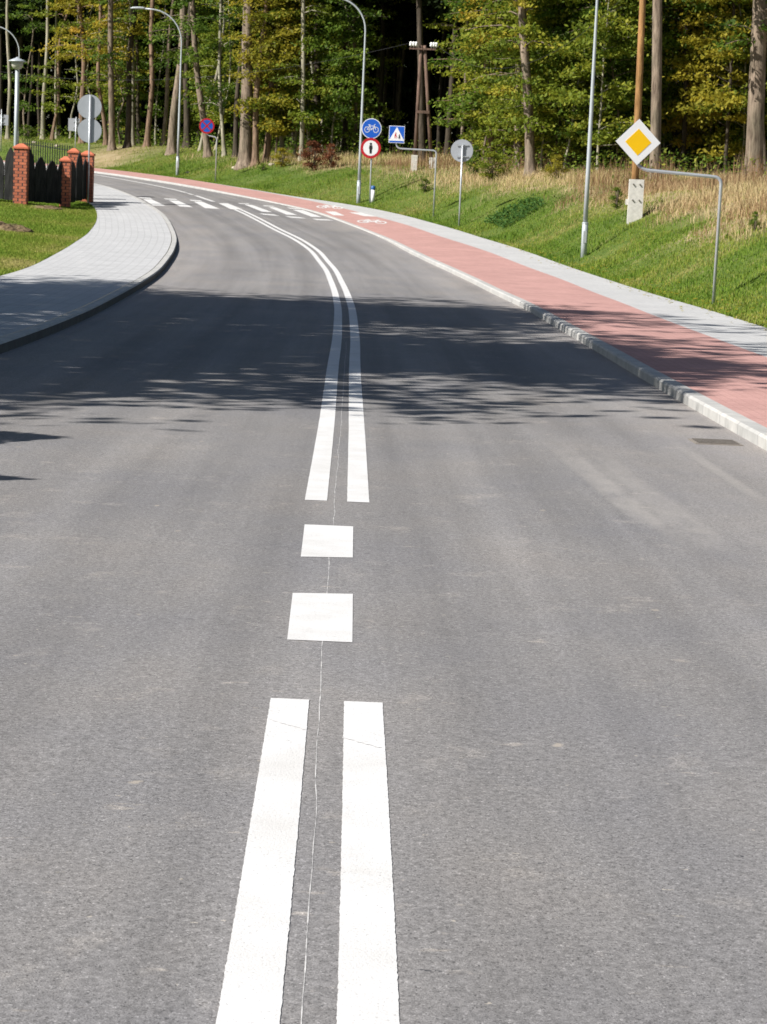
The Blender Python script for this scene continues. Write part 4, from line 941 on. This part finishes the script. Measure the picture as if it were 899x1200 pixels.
# white marker post with blue cap
p = hit(436.5, 237); e = empty('marker_post', p, 'short white marker post with blue cap beside the cycle sign', 'marker post'); k = p.y / F; hh = 19 * k
m = MB(); m.tube([(0, 0, -.1), (0, 0, hh * .78)], 2.6 * k, 14); m.build('post', M['white'], e, True)
m = MB(); m.tube([(0, 0, hh * .76), (0, 0, hh * .78), (0, 0, hh * .96), (0, 0, hh)], [2.7 * k, 3.0 * k, 2.9 * k, 1.6 * k], 14); m.build('cap', M['bluecap'], e, True)

# ------------------------------------------------------------------ brick fence
FY = {}
def pil(cx, base_y, top_y, wpx, label):
    p = hit(cx, base_y); k = p.y / F; t = at_y(cx, top_y, p.y) - p; w = wpx * k * .94
    e = empty('brick_pillar', p, label, 'fence pillar', 'brick pillars of the fence'); H = t.z
    m = MB(); m.box((0, 0, (H - .18) / 2 - .1), (w, w, H - .18 + .2)); m.build('shaft', M['brick'], e)
    m = MB(); m.box((0, 0, H - .15), (w * 1.16, w * 1.16, .06)); m.box((0, 0, H - .06), (w * 1.1, w * 1.1, .12), 0, 0, .25); m.build('cap', M['tile'], e)
    return p, w, H
pA = pil(24, 239.5, 168, 16.5, 'tallest brick pillar left in the fence')
pB = pil(76, 243, 183, 12.5, 'shorter brick pillar in the middle of the fence')
pC = pil(101.5, 237, 176.5, 15, 'brick pillar at the end of the fence beside the sign post')
Yc = pB[0].y + 7; qq = at_y(86, 215, Yc); pc = on_ground(qq.x, Yc)
e = empty('brick_pillar', pc, 'brick pillar standing behind the fence corner', 'fence pillar', 'brick pillars of the fence')
Hc = at_y(86, 173, Yc).z - pc.z; w = 12 * Yc / F
m = MB(); m.box((0, 0, Hc / 2 - .2), (w, w, Hc)); m.build('shaft', M['brick'], e); m = MB(); m.box((0, 0, Hc - .2 + .03), (w * 1.16, w * 1.16, .06)); m.box((0, 0, Hc - .2 + .12), (w * 1.1, w * 1.1, .12), 0, 0, .25); m.build('cap', M['tile'], e)
def ogive(w, H0, H1, n=10):
    """pointed arch board outline, base z=0, shoulders H0, tip H1"""
    pts = [(-w / 2, 0), (w / 2, 0), (w / 2, H0)]
    for k in range(1, n): t = k / n; pts.append((w / 2 * (1 - t ** 2.7), H0 + (H1 - H0) * t))
    pts.append((0, H1))
    for k in range(n - 1, 0, -1): t = k / n; pts.append((-w / 2 * (1 - t ** 2.7), H0 + (H1 - H0) * t))
    pts.append((-w / 2, H0)); return pts
def fence_panel(a, b, boards, label, zlow=.12):
    """boards: (fraction centre, width m, shoulder, tip)"""
    a, b = Vector(a), Vector(b); d = b - a; rzv = math.atan2(d.y, d.x); Lh = math.hypot(d.x, d.y)
    e = empty('fence_panel', a, label, 'fence panel', 'black board panels of the fence', rzv); sl = d.z / Lh
    for i, (f, w, h0, h1) in enumerate(boards):
        m = MB(); m.prism(ogive(w * Lh * .97, h0, h1), -.02, .02); o = m.build('board', M['fence'], e); o.location = (f * Lh, 0, f * d.z + zlow)
    for z in (.28, .95):
        m = MB(); m.tube([(.0, .045, z), (Lh, .045, z + d.z)], .025, 6); m.build('rail', M['iron'], e)
    return e
A, B, C = pA[0], pB[0], pC[0]
hA = pA[2]
fence_panel(A, B, [(.17, .255, 1.05, 1.9), (.43, .255, 1.0, 1.62), (.69, .255, 1.0, 1.52), (.93, .22, 1.05, 1.6)], 'black arched board panel between tall and shorter pillar')
lf = A + Vector((-1.9, .55, 0))
lf.z = float(height(lf.x, lf.y))
fence_panel(lf, A, [(.1, .225, .95, 1.5), (.33, .225, .95, 1.5), (.56, .225, 1.0, 1.55), (.79, .225, 1.05, 1.85)], 'black arched board panel left of the tall brick pillar')
fence_panel(B, C, [(.30, .30, 1.0, 1.5), (.62, .30, 1.05, 1.78), (.90, .24, 1.0, 1.5)], 'black arched board panel between shorter pillar and fence end')
# far iron fence behind
a = at_y(26, 205, 112); b = at_y(84, 205, 104); a.z = float(height(a.x, a.y)); b.z = float(height(b.x, b.y))
d = b - a; Lh = math.hypot(d.x, d.y); e = empty('iron_fence', a, 'thin wrought iron bar fence behind the brick fence', 'fence', None, math.atan2(d.y, d.x))
zt = (at_y(55, 170, 108).z - (a.z + b.z) / 2)
m = MB()
nb = 22
for i in range(nb): 
    x = Lh * i / (nb - 1); z0 = d.z * i / (nb - 1); m.box((x, 0, z0 + zt / 2 + .03), (.035, .035, zt), 0); m.box((x, 0, z0 + zt + .10), (.05, .05, .12), 0, 0, .1)
m.build('bars', M['iron'], e)
for z in (.2, zt - .08): 
    m = MB(); m.tube([(0, .03, z), (Lh, .03, z + d.z)], .022, 6); m.build('rail', M['iron'], e)
# rough earth heap on the lawn
def heap(px, py, wpx, hpx, label, seed):
    p = hit(px, py); k = p.y / F; W = wpx * k; Hh = hpx * k; n = 26; rs = np.random.default_rng(seed); V = []; Fc = []
    for j in range(n + 1):
        for i in range(n + 1):
            u, v = i / n * 2 - 1, j / n * 2 - 1; rr = math.hypot(u, v); h = max(0, 1 - rr) ** .7 * (1 + .35 * math.sin(u * 7 + seed) * math.cos(v * 6)) + (rs.normal(0, .07) if rr < .95 else 0)
            V.append((u * W / 2, v * W * .8, max(-.1, h * Hh) if rr < 1 else -.1))
    for j in range(n):
        for i in range(n): q = j * (n + 1) + i; Fc.append([q, q + 1, q + n + 2, q + n + 1])
    me = fast_mesh('earth_heap', np.array(V), np.array(Fc), smooth_=False); o = link('earth_heap', me, M['dirt']); o.location = p; tag(o, label, 'earth heap')
heap(4, 270, 70, 9, 'rough heap of dug earth and dry turf on the lawn', 3)
heap(52, 244, 44, 3.5, 'low strip of loose earth along the foot of the fence', 5)
# stones on the bank
for px, py, s, lab in ((220, 203, 5, 'pale stone in the grass right of the arched lamp'), (40, 168, 6, 'pale stone on the slope behind the lantern post'), (66, 172, 6, 'second pale stone on the slope behind the iron fence'), (275, 198, 7, 'sandy stone at the foot of the thickest trunk'), (318, 194, 7, 'brown stone between the slim trunks')):
    p = hit(px, py); k = p.y / F; bm_v = []; 
    import bmesh
    bm = bmesh.new(); bmesh.ops.create_icosphere(bm, subdivisions=3, radius=s * k * .5)
    for v in bm.verts: v.co *= 1 + .16 * math.sin(v.co.x * 9 / (s * k) + px) * math.cos(v.co.y * 7 / (s * k)) + random.uniform(-.03, .03); v.co.z *= .62
    me = bpy.data.meshes.new('stone'); bm.to_mesh(me); bm.free(); o = link('stone', me, M['stone']); o.location = p + Vector((0, 0, s * k * .12)); tag(o, lab, 'stone')

# ------------------------------------------------------------------ light, sky, camera
EL, AZ = math.radians(42), math.radians(30)          # light travels towards +X, a little +Y
dirv = Vector((math.cos(AZ) * math.cos(EL), math.sin(AZ) * math.cos(EL), -math.sin(EL)))
sun = bpy.data.lights.new('sun', 'SUN'); sun.energy = 5.; sun.angle = math.radians(.53); sun.color = (1, .965, .91)
so = bpy.data.objects.new('sun', sun); COL.objects.link(so); so.rotation_euler = dirv.to_track_quat('-Z', 'Y').to_euler()
w = bpy.data.worlds.new('World'); SC.world = w; w.use_nodes = True; nt = w.node_tree
sk = nt.nodes.new('ShaderNodeTexSky'); sk.sky_type = 'NISHITA'; sk.sun_disc = False; sk.sun_elevation = EL
to_sun = -dirv; sk.sun_rotation = math.atan2(to_sun.x, to_sun.y)
nt.links.new(sk.outputs[0], nt.nodes['Background'].inputs[0]); nt.nodes['Background'].inputs[1].default_value = .05

cam = bpy.data.cameras.new('camera'); co = bpy.data.objects.new('camera', cam); COL.objects.link(co)
cam.sensor_fit = 'HORIZONTAL'; cam.sensor_width = 36; cam.lens = F / 899 * 36; cam.clip_end = 2000; cam.clip_start = .1
mw = Matrix.Identity(4)
for i in range(3): mw[i][0], mw[i][1], mw[i][2] = RV[i], UV_[i], -fv[i]
mw[2][3] = HC; co.matrix_world = mw; SC.camera = co
cam.dof.use_dof = True; cam.dof.focus_distance = 9.; cam.dof.aperture_fstop = 27
SC.view_settings.view_transform = 'Standard'; SC.view_settings.look = 'None'; SC.view_settings.exposure = .7; SC.view_settings.gamma = 1
SC.cycles.max_bounces = 6; SC.cycles.transparent_max_bounces = 4; SC.cycles.use_denoising = True
